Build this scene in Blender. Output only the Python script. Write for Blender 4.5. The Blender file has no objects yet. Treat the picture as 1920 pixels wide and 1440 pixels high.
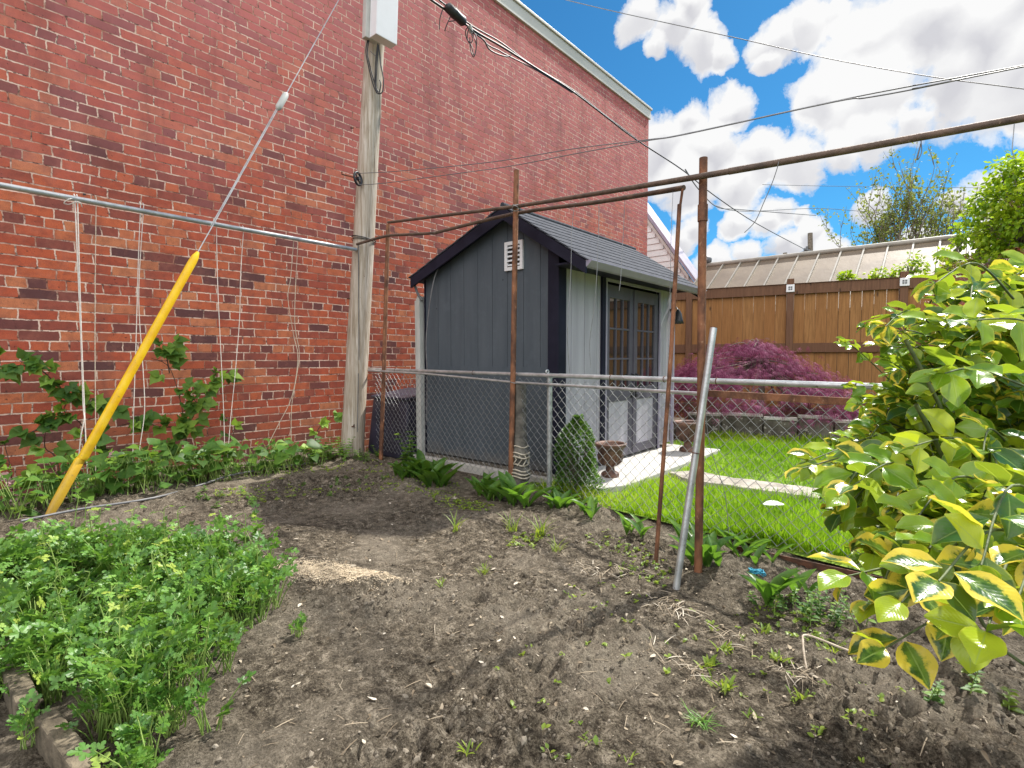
import bpy, bmesh, math, random
import numpy as np
from mathutils import Vector, Matrix
R = math.radians
random.seed(7); rng = np.random.default_rng(7)
scene = bpy.context.scene
COL = scene.collection

# ------------------------------------------------------------------ camera
CAM = Vector((5.3, 0.0, 1.0)); FPX = 1000.0; YAW = R(40); PIT = math.atan(48/1000)
RT = Vector((math.cos(YAW), math.sin(YAW), 0)); F0 = Vector((-math.sin(YAW), math.cos(YAW), 0))
FW = F0*math.cos(PIT) - Vector((0,0,1))*math.sin(PIT); UP = F0*math.sin(PIT) + Vector((0,0,1))*math.cos(PIT)
cd = bpy.data.cameras.new('camera'); cam = bpy.data.objects.new('camera', cd); COL.objects.link(cam)
cam.location = CAM; cam.rotation_euler = (R(90)-PIT, 0, YAW)
cd.sensor_width = 36; cd.lens = 36*FPX/1920; cd.clip_end = 2000; cd.clip_start = 0.02
scene.camera = cam
# measured directions of the photograph turned into places in the yard
def ray(u, v): return FW*FPX + RT*(u-960) + UP*(720-v)
def at(u, v, f):
    d = ray(u, v); return CAM + d*(f/d.dot(F0))
def G(u, v, z=0.0):
    d = ray(u, v); return CAM + d*((z-CAM.z)/d.z)
def onX(u, v, X):
    d = ray(u, v); return CAM + d*((X-CAM.x)/d.x)
def online(u, v, p, q):
    n = Vector((-(q[1]-p[1]), q[0]-p[0], 0)); d = ray(u, v)
    return CAM + d*((Vector((p[0],p[1],0))-CAM).dot(n)/d.dot(n))

# ------------------------------------------------------------------ noise / ground height
def vnoise(x, y, seed):
    xi = np.floor(x).astype(np.int64); yi = np.floor(y).astype(np.int64); xf = x-xi; yf = y-yi
    def h(a, b):
        n = (a*374761393 + b*668265263 + seed*974634777) & 0xffffffff
        n = ((n ^ (n >> 13))*1274126177) & 0xffffffff
        return ((n ^ (n >> 16)) & 0xffff)/65535.0
    sx = xf*xf*(3-2*xf); sy = yf*yf*(3-2*yf)
    a = h(xi,yi)*(1-sx)+h(xi+1,yi)*sx; b = h(xi,yi+1)*(1-sx)+h(xi+1,yi+1)*sx
    return a*(1-sy)+b*sy-0.5
def smooth(x, a, b):
    t = np.clip((x-a)/(b-a), 0, 1); return t*t*(3-2*t)
def hz_np(x, y):
    x = np.asarray(x, float); y = np.asarray(y, float)
    z = .05*vnoise(x*1.7, y*1.7, 1) + .03*vnoise(x*4.1+3, y*4.1, 2)
    calm = np.exp(-(((x-2.5)/.75)**2 + ((y-2.0)/.75)**2))
    k = 1-.85*calm
    patch = .35+1.0*smooth(vnoise(x*2.3+9, y*2.3, 8)+.5, .3, .75)
    z = z*(1-.5*calm) + k*patch*(.040*vnoise(x*11, y*11, 3) + .036*np.abs(vnoise(x*24, y*24, 4)) + .026*vnoise(x*47, y*47, 5) + .014*vnoise(x*95, y*95, 6))
    return z*(1-.8*smooth(y, 2.95, 3.3))
def hz(x, y): return float(hz_np(np.array([x]), np.array([y]))[0])

# ------------------------------------------------------------------ object helpers
def tag(o, label=None, cat=None, group=None, kind=None):
    if label: o['label'] = label
    if cat: o['category'] = cat
    if group: o['group'] = group
    if kind: o['kind'] = kind
    return o
def thing(name, label, cat, loc=(0,0,0), group=None):
    o = bpy.data.objects.new(name, None); COL.objects.link(o); o.location = loc; o.empty_display_size = .1
    return tag(o, label, cat, group)
def link(name, me, mat, parent=None):
    o = bpy.data.objects.new(name, me); COL.objects.link(o)
    if mat: me.materials.append(mat)
    if parent is not None:
        o.parent = parent; o.matrix_parent_inverse = Matrix.Translation(parent.location).inverted()
    return o
class MB:
    def __init__(s): s.v = []; s.f = []; s.s = []
    def add(s, vs, fs, sm=False):
        b = len(s.v); s.v += [tuple(p) for p in vs]; s.f += [tuple(i+b for i in f) for f in fs]; s.s += [sm]*len(fs); return s
    def box(s, x0, x1, y0, y1, z0, z1):
        return s.add([(x0,y0,z0),(x1,y0,z0),(x1,y1,z0),(x0,y1,z0),(x0,y0,z1),(x1,y0,z1),(x1,y1,z1),(x0,y1,z1)],
                     [(3,2,1,0),(4,5,6,7),(0,1,5,4),(1,2,6,5),(2,3,7,6),(3,0,4,7)])
    def obox(s, c, ax, ay, az):
        c, ax, ay, az = Vector(c), Vector(ax), Vector(ay), Vector(az)
        return s.add([c-ax-ay-az,c+ax-ay-az,c+ax+ay-az,c-ax+ay-az,c-ax-ay+az,c+ax-ay+az,c+ax+ay+az,c-ax+ay+az],
                     [(3,2,1,0),(4,5,6,7),(0,1,5,4),(1,2,6,5),(2,3,7,6),(3,0,4,7)])
    def bar(s, p, q, w, h, up=(0,0,1)):
        p, q = Vector(p), Vector(q); d = (q-p); sd = d.cross(Vector(up)).normalized()*w/2; u2 = sd.cross(d).normalized()*h/2
        return s.obox((p+q)/2, d/2, sd, u2)
    def prism(s, poly, off):
        n = len(poly); off = Vector(off); a = [Vector(p) for p in poly]; b = [p+off for p in a]
        return s.add(a+b, [tuple(range(n))[::-1], tuple(range(n, 2*n))]+[(i,(i+1)%n,n+(i+1)%n,n+i) for i in range(n)])
    def tube(s, pts, r, n=8, caps=True, sm=True):
        pts = [Vector(p) for p in pts]; m = len(pts); rs = r if isinstance(r, (list, tuple)) else [r]*m
        t = (pts[1]-pts[0]).normalized(); a = t.orthogonal().normalized(); vs = []
        for i, p in enumerate(pts):
            t = (pts[min(i+1,m-1)]-pts[max(i-1,0)])
            if t.length < 1e-9: t = Vector((0,0,1))
            t.normalize(); a = (a - t*a.dot(t))
            if a.length < 1e-6: a = t.orthogonal()
            a.normalize(); b = t.cross(a)
            for k in range(n):
                w = 2*math.pi*k/n; vs.append(p + (a*math.cos(w)+b*math.sin(w))*rs[i])
        fs = [(i*n+k, i*n+(k+1)%n, (i+1)*n+(k+1)%n, (i+1)*n+k) for i in range(m-1) for k in range(n)]
        s.add(vs, fs, sm)
        if caps: s.add(vs[:n], [tuple(range(n))[::-1]]); s.add(vs[-n:], [tuple(range(n))])
        return s
    def lathe(s, prof, o, n=24, sm=True, wob=0):
        vs = []
        for r, z in prof:
            for k in range(n):
                w = 2*math.pi*k/n; rr = r*(1+wob*math.sin(k*2.0)); vs.append((o[0]+rr*math.cos(w), o[1]+rr*math.sin(w), o[2]+z))
        m = len(prof)
        s.add(vs, [(i*n+k, i*n+(k+1)%n, (i+1)*n+(k+1)%n, (i+1)*n+k) for i in range(m-1) for k in range(n)], sm)
        s.add(vs[:n], [tuple(range(n))[::-1]]); s.add(vs[-n:], [tuple(range(n))]); return s
    def islands(s):
        key = {}; par = list(range(len(s.v)))
        def fd(i):
            while par[i] != i: par[i] = par[par[i]]; i = par[i]
            return i
        for i, p in enumerate(s.v):
            k = tuple(round(c, 6) for c in p); j = key.setdefault(k, i); par[fd(i)] = fd(j)
        for f in s.f:
            for i in f[1:]: par[fd(i)] = fd(f[0])
        out = {}
        for f, m in zip(s.f, s.s):
            d = out.setdefault(fd(f[0]), (MB(), {})); mb, mp = d
            for i in f:
                if i not in mp: mp[i] = len(mb.v); mb.v.append(s.v[i])
            mb.f.append(tuple(mp[i] for i in f)); mb.s.append(m)
        return [d[0] for d in out.values()]
    def split(s, name, mat, parent=None, bevel=0): # every separate piece its own part
        return [mb.build(name, mat, parent, bevel) for mb in s.islands()]
    def build(s, name, mat, parent=None, bevel=0, rnd=None):
        me = bpy.data.meshes.new(name); me.from_pydata(s.v, [], s.f); me.polygons.foreach_set('use_smooth', s.s)
        if rnd is not None:
            a = me.attributes.new('rnd', 'FLOAT', 'POINT'); a.data.foreach_set('value', np.asarray(rnd, dtype=np.float32))
        me.update(); o = link(name, me, mat, parent)
        if bevel:
            b = o.modifiers.new('bevel', 'BEVEL'); b.width = bevel; b.segments = 2; b.limit_method = 'ANGLE'
        return o
def ext(pts, d): # run a line on past its last measured point
    return pts+[pts[-1]+(pts[-1]-pts[-2]).normalized()*d]
def smooth_path(pts, k=6):
    pts = [Vector(p) for p in pts]; out = []
    for i in range(len(pts)-1):
        p0, p1, p2, p3 = pts[max(i-1,0)], pts[i], pts[i+1], pts[min(i+2,len(pts)-1)]
        for j in range(k):
            t = j/k
            out.append(.5*((2*p1)+(p2-p0)*t+(2*p0-5*p1+4*p2-p3)*t*t+(3*p1-p0-3*p2+p3)*t**3))
    return out+[pts[-1]]

# ------------------------------------------------------------------ leaf helpers
def np_mesh(name, V, loops, starts, mat, parent=None, rnd=None, uv=None, sm=True):
    me = bpy.data.meshes.new(name); me.vertices.add(len(V)); me.vertices.foreach_set('co', np.asarray(V, np.float32).ravel())
    me.loops.add(len(loops)); me.loops.foreach_set('vertex_index', np.asarray(loops, np.int32))
    me.polygons.add(len(starts)); me.polygons.foreach_set('loop_start', np.asarray(starts, np.int32))
    if rnd is not None:
        a = me.attributes.new('rnd', 'FLOAT', 'POINT'); a.data.foreach_set('value', np.asarray(rnd, np.float32))
    if uv is not None:
        l = me.uv_layers.new(name='uv'); l.data.foreach_set('uv', np.asarray(uv, np.float32)[loops].ravel())
    me.update(calc_edges=True); me.polygons.foreach_set('use_smooth', np.full(len(starts), sm)); me.validate()
    return link(name, me, mat, parent)
def leaf_t(widths, fold=.15, droop=.2, cols=1, wave=0.0):
    """one leaf along +y, length 1; widths = half widths along it"""
    n = len(widths); V = []; UV = []; F = []; xs = np.linspace(-1, 1, 2*cols+1); m = len(xs)
    for i, w in enumerate(widths):
        y = i/(n-1)
        for x in xs:
            V.append((x*w, y, fold*abs(x)*w*1.5 - droop*y*y + wave*math.sin(y*9)*abs(x)*w)); UV.append((x*.5+.5, y))
    for i in range(n-1):
        for k in range(m-1): F.append((i*m+k, i*m+k+1, (i+1)*m+k+1, (i+1)*m+k))
    return np.array(V), F, np.array(UV)
def join_t(ts):
    V = []; F = []; U = []; b = 0
    for (v, f, u) in ts:
        V.append(v); U.append(u); F += [tuple(i+b for i in q) for q in f]; b += len(v)
    return np.vstack(V), F, np.vstack(U)
def xf_t(t, ang=0, sc=1, off=(0,0,0), tilt=0):
    v = t[0]*sc; c, s_ = math.cos(tilt), math.sin(tilt); v = np.stack([v[:,0], v[:,1]*c-v[:,2]*s_, v[:,1]*s_+v[:,2]*c], 1)
    c, s_ = math.cos(ang), math.sin(ang); v = np.stack([v[:,0]*c-v[:,1]*s_, v[:,0]*s_+v[:,1]*c, v[:,2]], 1)+np.array(off)
    return v, t[1], t[2]
def frames(D, N):
    D = D/np.linalg.norm(D, axis=1, keepdims=True); X = np.cross(D, N); l = np.linalg.norm(X, axis=1, keepdims=True)
    X = np.where(l < 1e-5, np.array([[1.,0,0]]), X/np.maximum(l, 1e-9)); Z = np.cross(X, D); return np.stack([X, D, Z], 2)
class Leaves:
    """collects leaf placements, builds them as one mesh"""
    def __init__(s): s.P = []; s.D = []; s.N = []; s.S = []; s.C = []
    def put(s, p, d, n, size, c): s.P.append(tuple(p)); s.D.append(tuple(d)); s.N.append(tuple(n)); s.S.append(size); s.C.append(c)
    def build(s, name, t, mat, parent=None):
        P, D, N, S, C = (np.array(a, float) for a in (s.P, s.D, s.N, s.S, s.C))
        M = frames(D, N); V = np.einsum('nij,kj->nki', M*S[:,None,None], t[0]) + P[:,None,:]
        k = len(t[0]); n = len(P); lp = np.concatenate([np.array(f) for f in t[1]]); tot = np.array([len(f) for f in t[1]])
        st = np.concatenate([[0], np.cumsum(tot)[:-1]])
        loops = (lp[None,:]+np.arange(n)[:,None]*k).ravel(); starts = (st[None,:]+np.arange(n)[:,None]*len(lp)).ravel()
        return np_mesh(name, V.reshape(-1,3), loops, starts, mat, parent, np.repeat(C, k), np.tile(t[2], (n,1)))
def rv(a=1.0): return Vector((random.uniform(-a,a), random.uniform(-a,a), random.uniform(-a,a)))
def inpoly(x, y, poly):
    c = False; n = len(poly)
    for i in range(n):
        x1, y1 = poly[i]; x2, y2 = poly[i-1]
        if (y1 > y) != (y2 > y) and x < (x2-x1)*(y-y1)/(y2-y1)+x1: c = not c
    return c
def inpoly_np(x, y, poly):
    c = np.zeros(x.shape, bool); n = len(poly)
    for i in range(n):
        x1, y1 = poly[i]; x2, y2 = poly[i-1]
        if y1 == y2: continue
        c ^= ((y1 > y) != (y2 > y)) & (x < (x2-x1)*(y-y1)/(y2-y1)+x1)
    return c

# ------------------------------------------------------------------ materials
class NT:
    def __init__(s, name):
        s.m = bpy.data.materials.new(name); s.m.use_nodes = True; s.t = s.m.node_tree; s.t.nodes.clear()
        s.out = s.n('ShaderNodeOutputMaterial')
    def n(s, typ, **kw):
        nd = s.t.nodes.new(typ)
        for k, v in kw.items():
            if k in nd.bl_rna.properties: setattr(nd, k, v)
            else: s.set(nd, k.replace('_', ' '), v)
        return nd
    def set(s, nd, k, v):
        i = nd.inputs[k]
        if hasattr(v, 'is_output') or isinstance(v, bpy.types.NodeSocket): s.t.links.new(v, i)
        else: i.default_value = (*v, 1) if (i.type == 'RGBA' and len(v) == 3) else v
    def l(s, a, b): s.t.links.new(a, b)
    def math(s, op, a, b=None, c=None):
        nd = s.t.nodes.new('ShaderNodeMath'); nd.operation = op
        for i, v in enumerate((a, b, c)):
            if v is None: continue
            if isinstance(v, (int, float)): nd.inputs[i].default_value = v
            else: s.l(v, nd.inputs[i])
        return nd.outputs[0]
    def ramp(s, fac, stops, interp='LINEAR'):
        nd = s.t.nodes.new('ShaderNodeValToRGB'); nd.color_ramp.interpolation = interp; e = nd.color_ramp.elements
        while len(e) < len(stops): e.new(.5)
        for el, (p, c) in zip(e, stops): el.position = p; el.color = (*c, 1) if len(c) == 3 else c
        s.l(fac, nd.inputs[0]); return nd.outputs[0]
    def mix(s, fac, a, b, mode='MIX'):
        nd = s.t.nodes.new('ShaderNodeMix'); nd.data_type = 'RGBA'; nd.blend_type = mode
        for i, v in ((0, fac), (6, a), (7, b)):
            if isinstance(v, (int, float)): nd.inputs[i].default_value = v
            elif isinstance(v, tuple): nd.inputs[i].default_value = (*v, 1) if len(v) == 3 else v
            else: s.l(v, nd.inputs[i])
        return nd.outputs[2]
    def coord(s, kind='Object', scale=(1,1,1)):
        tc = s.n('ShaderNodeTexCoord'); mp = s.n('ShaderNodeMapping'); mp.inputs['Scale'].default_value = scale
        s.l(tc.outputs[kind], mp.inputs[0]); return mp.outputs[0]
    def noise(s, co, scale, detail=4, rough=.55, dist=0):
        nd = s.n('ShaderNodeTexNoise'); nd.inputs['Scale'].default_value = scale; nd.inputs['Detail'].default_value = detail
        nd.inputs['Roughness'].default_value = rough; nd.inputs['Distortion'].default_value = dist
        if co is not None: s.l(co, nd.inputs['Vector'])
        return nd.outputs['Fac']
    def bump(s, h, strength=.4, dist=.01):
        nd = s.n('ShaderNodeBump'); nd.inputs['Strength'].default_value = strength; nd.inputs['Distance'].default_value = dist
        s.l(h, nd.inputs['Height']); return nd.outputs[0]
    def attr(s, name='rnd'):
        nd = s.n('ShaderNodeAttribute'); nd.attribute_name = name; return nd.outputs['Fac']
    def pbr(s, col, rough=.6, metal=0, normal=None, spec=.5, **kw):
        b = s.n('ShaderNodeBsdfPrincipled')
        for k, v in (('Base Color', col), ('Roughness', rough), ('Metallic', metal), ('Specular IOR Level', spec)):
            s.set(b, k, v)
        for k, v in kw.items(): s.set(b, k, v)
        if normal is not None: s.l(normal, b.inputs['Normal'])
        return b
    def done(s, sh): s.l(sh.outputs[0], s.out.inputs[0]); return s.m
def nmat(name, c1, c2, scale=8, rough=.6, bump=.3, metal=0, stretch=(1,1,1), lo=.35, hi=.65, detail=6, bscale=None, spec=.5, speck=None, bdist=.01):
    m = NT(name); co = m.coord('Object', stretch); n1 = m.noise(co, scale, detail)
    col = m.ramp(n1, [(lo, c1), (hi, c2)])
    if speck:
        n3 = m.noise(co, scale*speck[1], 3); col = m.mix(m.ramp(n3, [(speck[2], (0,0,0)), (speck[2]+.06, (1,1,1))]), col, speck[0])
    n2 = m.noise(co, bscale or scale*5, 5)
    return m.done(m.pbr(col, rough, metal, m.bump(n2, bump, bdist), spec))
def leafmat(name, stops, rough=.4, transl=.4, tcol=None, spec=.5, vary=True):
    m = NT(name); a = m.attr(); col = m.ramp(a, stops)
    if vary:
        tc = m.n('ShaderNodeTexCoord'); n1 = m.noise(tc.outputs['Object'], 60, 2)
        col = m.mix(m.ramp(n1, [(.3, (0,0,0)), (.8, (.5,.5,.5))]), col, (.16,.24,.04))
    b = m.pbr(col, rough, 0, None, spec)
    t = m.n('ShaderNodeBsdfTranslucent'); m.l(m.mix(.55, col, tcol or (.45,.6,.05)), t.inputs[0])
    mx = m.n('ShaderNodeMixShader'); mx.inputs[0].default_value = transl; m.l(b.outputs[0], mx.inputs[1]); m.l(t.outputs[0], mx.inputs[2])
    return m.done(mx)
# ------------------------------------------------------------------ material library
def brick_mat():
    m = NT('brick'); tc = m.n('ShaderNodeTexCoord'); sp = m.n('ShaderNodeSeparateXYZ'); m.l(tc.outputs['Object'], sp.inputs[0])
    x = m.math('SUBTRACT', sp.outputs[1], sp.outputs[0]); z = m.math('ADD', sp.outputs[2], .334+.0772*60)
    cb = m.n('ShaderNodeCombineXYZ'); m.l(x, cb.inputs[0]); m.l(z, cb.inputs[1])
    w = m.n('ShaderNodeTexNoise'); w.inputs['Scale'].default_value = 5; w.inputs['Detail'].default_value = 3; m.l(cb.outputs[0], w.inputs['Vector'])
    w2 = m.n('ShaderNodeTexNoise'); w2.inputs['Scale'].default_value = 45; w2.inputs['Detail'].default_value = 2; m.l(cb.outputs[0], w2.inputs['Vector'])
    def off(nd, a):
        v = m.n('ShaderNodeVectorMath', operation='SUBTRACT'); m.l(nd.outputs['Color'], v.inputs[0]); v.inputs[1].default_value = (.5,.5,.5)
        s_ = m.n('ShaderNodeVectorMath', operation='MULTIPLY'); m.l(v.outputs[0], s_.inputs[0]); s_.inputs[1].default_value = a; return s_.outputs[0]
    a1 = m.n('ShaderNodeVectorMath', operation='ADD'); m.l(cb.outputs[0], a1.inputs[0]); m.l(off(w, (.05,.016,0)), a1.inputs[1])
    a2 = m.n('ShaderNodeVectorMath', operation='ADD'); m.l(a1.outputs[0], a2.inputs[0]); m.l(off(w2, (.010,.008,0)), a2.inputs[1])
    b = m.n('ShaderNodeTexBrick'); b.offset = .5; b.squash = .5; b.squash_frequency = 6
    for k, v in (('Scale', 1), ('Mortar Size', .0055), ('Mortar Smooth', .25), ('Bias', 0), ('Brick Width', .228), ('Row Height', .0772)): b.inputs[k].default_value = v
    b.inputs['Color1'].default_value = (0,0,0,1); b.inputs['Color2'].default_value = (1,1,1,1); b.inputs['Mortar'].default_value = (.5,.5,.5,1)
    m.l(a2.outputs[0], b.inputs['Vector'])
    col = m.ramp(b.outputs['Color'], [(0, (.085,.040,.042)), (.08, (.15,.05,.045)), (.2, (.27,.068,.046)), (.4, (.40,.078,.038)), (.62, (.48,.098,.042)), (.8, (.53,.128,.05)), (.93, (.56,.20,.09)), (1, (.44,.09,.045))])
    big = m.noise(cb.outputs[0], 1.1, 5, .6); mid = m.noise(cb.outputs[0], 14, 5, .65); fine = m.noise(cb.outputs[0], 160, 4, .7)
    col = m.mix(m.ramp(mid, [(.34, (.8,.8,.8)), (.55, (0,0,0))]), col, m.mix(.5, col, (.09,.03,.028)))
    col = m.mix(m.ramp(fine, [(.35, (.4,.4,.4)), (.6, (0,0,0))]), col, (.11,.035,.03))
    col = m.mix(m.ramp(m.noise(cb.outputs[0], 6, 5, .7), [(.5, (0,0,0)), (.75, (.28,.28,.28))]), col, (.52,.20,.13))
    # pink sky light on the upper wall, put into the colour by height
    sky_tint = m.math('MULTIPLY', m.ramp(m.math('ADD', m.math('MULTIPLY', sp.outputs[2], .16), m.math('MULTIPLY', big, .55)), [(.62, (0,0,0)), (1.25, (1,1,1))]), .8)
    col = m.mix(sky_tint, col, (.47,.15,.15))
    st = m.noise(m.coord('Object', (1,2.6,.22)), 1.6, 6, .6); col = m.mix(m.ramp(st, [(.52, (0,0,0)), (.72, (.5,.5,.5))]), col, (.13,.05,.045))
    gr = m.ramp(m.math('ADD', sp.outputs[2], m.math('MULTIPLY', big, .7)), [(.35, (.55,.55,.55)), (.85, (0,0,0))]); col = m.mix(gr, col, (.15,.075,.055))
    mor = m.mix(m.ramp(m.noise(cb.outputs[0], 3.3, 6, .65), [(.40, (0,0,0)), (.56, (1,1,1))]), (.30,.13,.085), (.68,.50,.40))
    mor = m.mix(m.ramp(m.noise(cb.outputs[0], 21, 4, .7), [(.38, (.9,.9,.9)), (.48, (0,0,0))]), mor, (.07,.03,.026))
    pit = m.ramp(m.noise(cb.outputs[0], 34, 3, .6), [(.29, (1,1,1)), (.33, (0,0,0))])
    fc = b.outputs['Fac']; col = m.mix(fc, col, mor); col = m.mix(m.math('MULTIPLY', pit, .6), col, (.05,.022,.022))
    h = m.math('ADD', m.math('MULTIPLY', m.math('SUBTRACT', 1, fc), 1.0), m.math('ADD', m.math('MULTIPLY', fine, .3), m.math('MULTIPLY', pit, -.9)))
    h = m.math('ADD', h, m.math('MULTIPLY', b.outputs['Color'], .25))
    return m.done(m.pbr(col, .85, 0, m.bump(h, .75, .012), .25))
def wood_fence_mat(name, a, b, c):
    m = NT(name); co = m.coord('Object', (9,9,.55)); n1 = m.noise(co, 5, 7, .62, .6); r = m.attr()
    col = m.mix(m.ramp(n1, [(.3, (0,0,0)), (.7, (1,1,1))]), a, b); col = m.mix(m.math('MULTIPLY', r, .7), col, c)
    k = m.n('ShaderNodeTexVoronoi'); k.inputs['Scale'].default_value = 1; m.l(m.coord('Object', (7,7,2.6)), k.inputs['Vector'])
    col = m.mix(m.ramp(k.outputs['Distance'], [(.05, (.85,.85,.85)), (.13, (0,0,0))]), col, (.035,.016,.009))
    return m.done(m.pbr(col, .7, 0, m.bump(n1, .35, .006), .3))
def pole_mat():
    m = NT('weathered pole wood'); co = m.coord('Object', (14,14,.8)); n1 = m.noise(co, 3.5, 8, .65, .4); n2 = m.noise(m.coord('Object', (1,1,1)), 2.2, 4)
    col = m.ramp(n1, [(.3, (.13,.10,.075)), (.42, (.36,.30,.23)), (.6, (.55,.49,.42)), (.75, (.66,.61,.55))])
    col = m.mix(m.ramp(n2, [(.4, (0,0,0)), (.7, (.5,.5,.5))]), col, (.34,.27,.19))
    n3 = m.noise(m.coord('Object', (5,5,3)), 5, 2); col = m.mix(m.ramp(n3, [(.23, (1,1,1)), (.28, (0,0,0))]), col, (.05,.035,.025))
    return m.done(m.pbr(col, .8, 0, m.bump(n1, .6, .012), .2))
def soil_mat(name='garden soil', k=2.5):
    m = NT(name); tc = m.n('ShaderNodeTexCoord'); co = tc.outputs['Object']
    n1 = m.noise(co, 1.6, 6, .6); n2 = m.noise(co, 22, 9, .75, .3); n3 = m.noise(co, 130, 7, .8, .2)
    c = m.ramp(n2, [(.36, (.012*k,.010*k,.007*k)), (.45, (.045*k,.037*k,.027*k)), (.54, (.085*k,.071*k,.052*k)), (.66, (.19*k,.162*k,.124*k))])
    c = m.mix(m.ramp(n3, [(.42, (.9,.9,.9)), (.5, (0,0,0))]), c, (.016*k,.012*k,.009*k))
    c = m.mix(m.ramp(n1, [(.46, (0,0,0)), (.68, (.7,.7,.7))]), c, m.mix(m.ramp(n3, [(.35, (0,0,0)), (.65, (1,1,1))]), (.085*k,.073*k,.056*k), (.18*k,.155*k,.12*k)))
    c = m.mix(m.ramp(n3, [(.57, (0,0,0)), (.64, (.85,.85,.85))]), c, (.42,.36,.28))
    return m.done(m.pbr(c, .95, 0, m.bump(m.math('ADD', n3, m.math('MULTIPLY', n2, 1.2)), 1.0, .02), .1))
def shed_mat(name, a, b):
    m = NT(name); tc = m.n('ShaderNodeTexCoord'); sp = m.n('ShaderNodeSeparateXYZ'); m.l(tc.outputs['Object'], sp.inputs[0]); co = m.coord('Object', (5,5,.5))
    n1 = m.noise(co, 2.5, 7, .6); n2 = m.noise(tc.outputs['Object'], 7, 6, .7); n3 = m.noise(m.coord('Object', (30,30,2)), 4, 5)
    c = m.ramp(n1, [(.32, a), (.68, b)]); c = m.mix(m.ramp(n2, [(.52, (0,0,0)), (.75, (.45,.45,.45))]), c, tuple(x*1.5+.015 for x in a))
    sl = m.ramp(m.math('ADD', sp.outputs[2], m.math('MULTIPLY_ADD', n2, -.4, .2)), [(.06, (.5,.5,.5)), (.2, (0,0,0))]); c = m.mix(sl, c, (.17,.145,.115))
    v = m.n('ShaderNodeTexVoronoi'); v.inputs['Scale'].default_value = 5.8; m.l(tc.outputs['Object'], v.inputs['Vector']); c = m.mix(m.ramp(v.outputs['Distance'], [(.035, (.8,.8,.8)), (.05, (0,0,0))]), c, tuple(x*.35 for x in a))
    return m.done(m.pbr(c, .65, 0, m.bump(n3, .22, .004), .35))
def guard_mat():
    m = NT('yellow plastic'); tc = m.n('ShaderNodeTexCoord'); sp = m.n('ShaderNodeSeparateXYZ'); m.l(tc.outputs['Object'], sp.inputs[0]); n1 = m.noise(tc.outputs['Object'], 6, 6, .65); n2 = m.noise(tc.outputs['Object'], 38, 5, .7)
    c = m.ramp(n1, [(.35, (.72,.39,.006)), (.6, (.84,.53,.01)), (.75, (.86,.60,.06))]); c = m.mix(m.ramp(n2, [(.60, (0,0,0)), (.68, (.75,.75,.75))]), c, (.42,.25,.05))
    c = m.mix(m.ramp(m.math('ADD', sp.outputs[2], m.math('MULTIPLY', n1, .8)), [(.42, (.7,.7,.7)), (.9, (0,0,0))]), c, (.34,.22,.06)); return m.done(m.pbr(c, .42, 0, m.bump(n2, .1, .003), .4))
def pane_mat():
    m = NT('window glass'); return m.done(m.pbr((.012,.014,.016), .03, 0, None, .9, IOR=1.9))
M = {}
M['brick'] = brick_mat(); M['pole'] = pole_mat(); M['soil'] = soil_mat(); M['ground'] = soil_mat('ground earth', 1.8); M['pane'] = pane_mat()
M['galv'] = nmat('galvanised steel', (.36,.37,.37), (.56,.57,.57), 14, .38, .12, .55, (1,1,1), speck=((.22,.21,.19), 5, .66))
M['wire'] = nmat('galvanised wire', (.21,.215,.215), (.35,.355,.355), 30, .45, .05, .6)
M['rust'] = nmat('rusty steel', (.095,.042,.024), (.27,.115,.055), 16, .8, .5, .15, (1,1,.5), .38, .62, 7, speck=((.34,.20,.12), 4, .64))
M['darkrust'] = nmat('dark rusty steel', (.055,.028,.018), (.16,.065,.035), 18, .8, .5, .15)
M['yellow'] = guard_mat()
M['twine'] = nmat('cream twine', (.42,.34,.25), (.62,.53,.42), 60, .9, .3)
M['cordwhite'] = nmat('white cord', (.62,.55,.48), (.78,.72,.66), 60, .9, .3)
M['cable'] = nmat('black cable', (.008,.008,.009), (.025,.025,.027), 20, .5, .1)
M['greycable'] = nmat('grey cable', (.10,.10,.105), (.17,.17,.175), 20, .5, .1)
M['whitemetal'] = nmat('painted white metal', (.66,.66,.67), (.76,.76,.78), 2, .45, .05, 0, speck=((.5,.47,.42), 9, .68))
M['greymetal'] = nmat('grey painted metal', (.40,.41,.38), (.52,.52,.49), 4, .5, .1)
M['capmetal'] = nmat('beige roof flashing', (.50,.49,.43), (.62,.60,.54), 2, .5, .1, 0, (1,.3,1))
M['shedgrey'] = shed_mat('charcoal blue siding', (.058,.073,.088), (.078,.094,.110))
M['shedlight'] = nmat('pale grey siding', (.30,.285,.325), (.385,.365,.41), 2.5, .6, .12, 0, (4,4,.4), bscale=30, speck=((.26,.24,.25), 7, .66))
M['trim'] = nmat('near black trim', (.008,.008,.018), (.014,.014,.028), 6, .6, .1, spec=.2)
M['doorgrey'] = nmat('door grey paint', (.075,.068,.090), (.10,.092,.118), 5, .5, .08)
M['fascia'] = nmat('lilac grey fascia', (.24,.22,.285), (.30,.28,.35), 5, .45, .08)
M['shingle'] = nmat('grey roof lap', (.040,.044,.055), (.075,.08,.095), 22, .9, .4, spec=.15)
M['concrete'] = nmat('pale concrete', (.40,.38,.345), (.54,.52,.475), 5, .85, .25, speck=((.33,.31,.28), 5, .66))
M['block'] = nmat('old stone block', (.07,.06,.047), (.17,.15,.12), 6, .9, .6, speck=((.38,.36,.31), 3, .6))
M['board'] = wood_fence_mat('cedar board', (.17,.078,.024), (.37,.185,.064), (.24,.10,.028))
M['rail'] = wood_fence_mat('brown stained timber', (.095,.045,.024), (.18,.09,.05), (.12,.054,.028))
M['edging'] = nmat('old bed timber', (.055,.043,.027), (.19,.155,.105), 17, .95, .8, 0, (1,1,1), detail=9)
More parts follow.
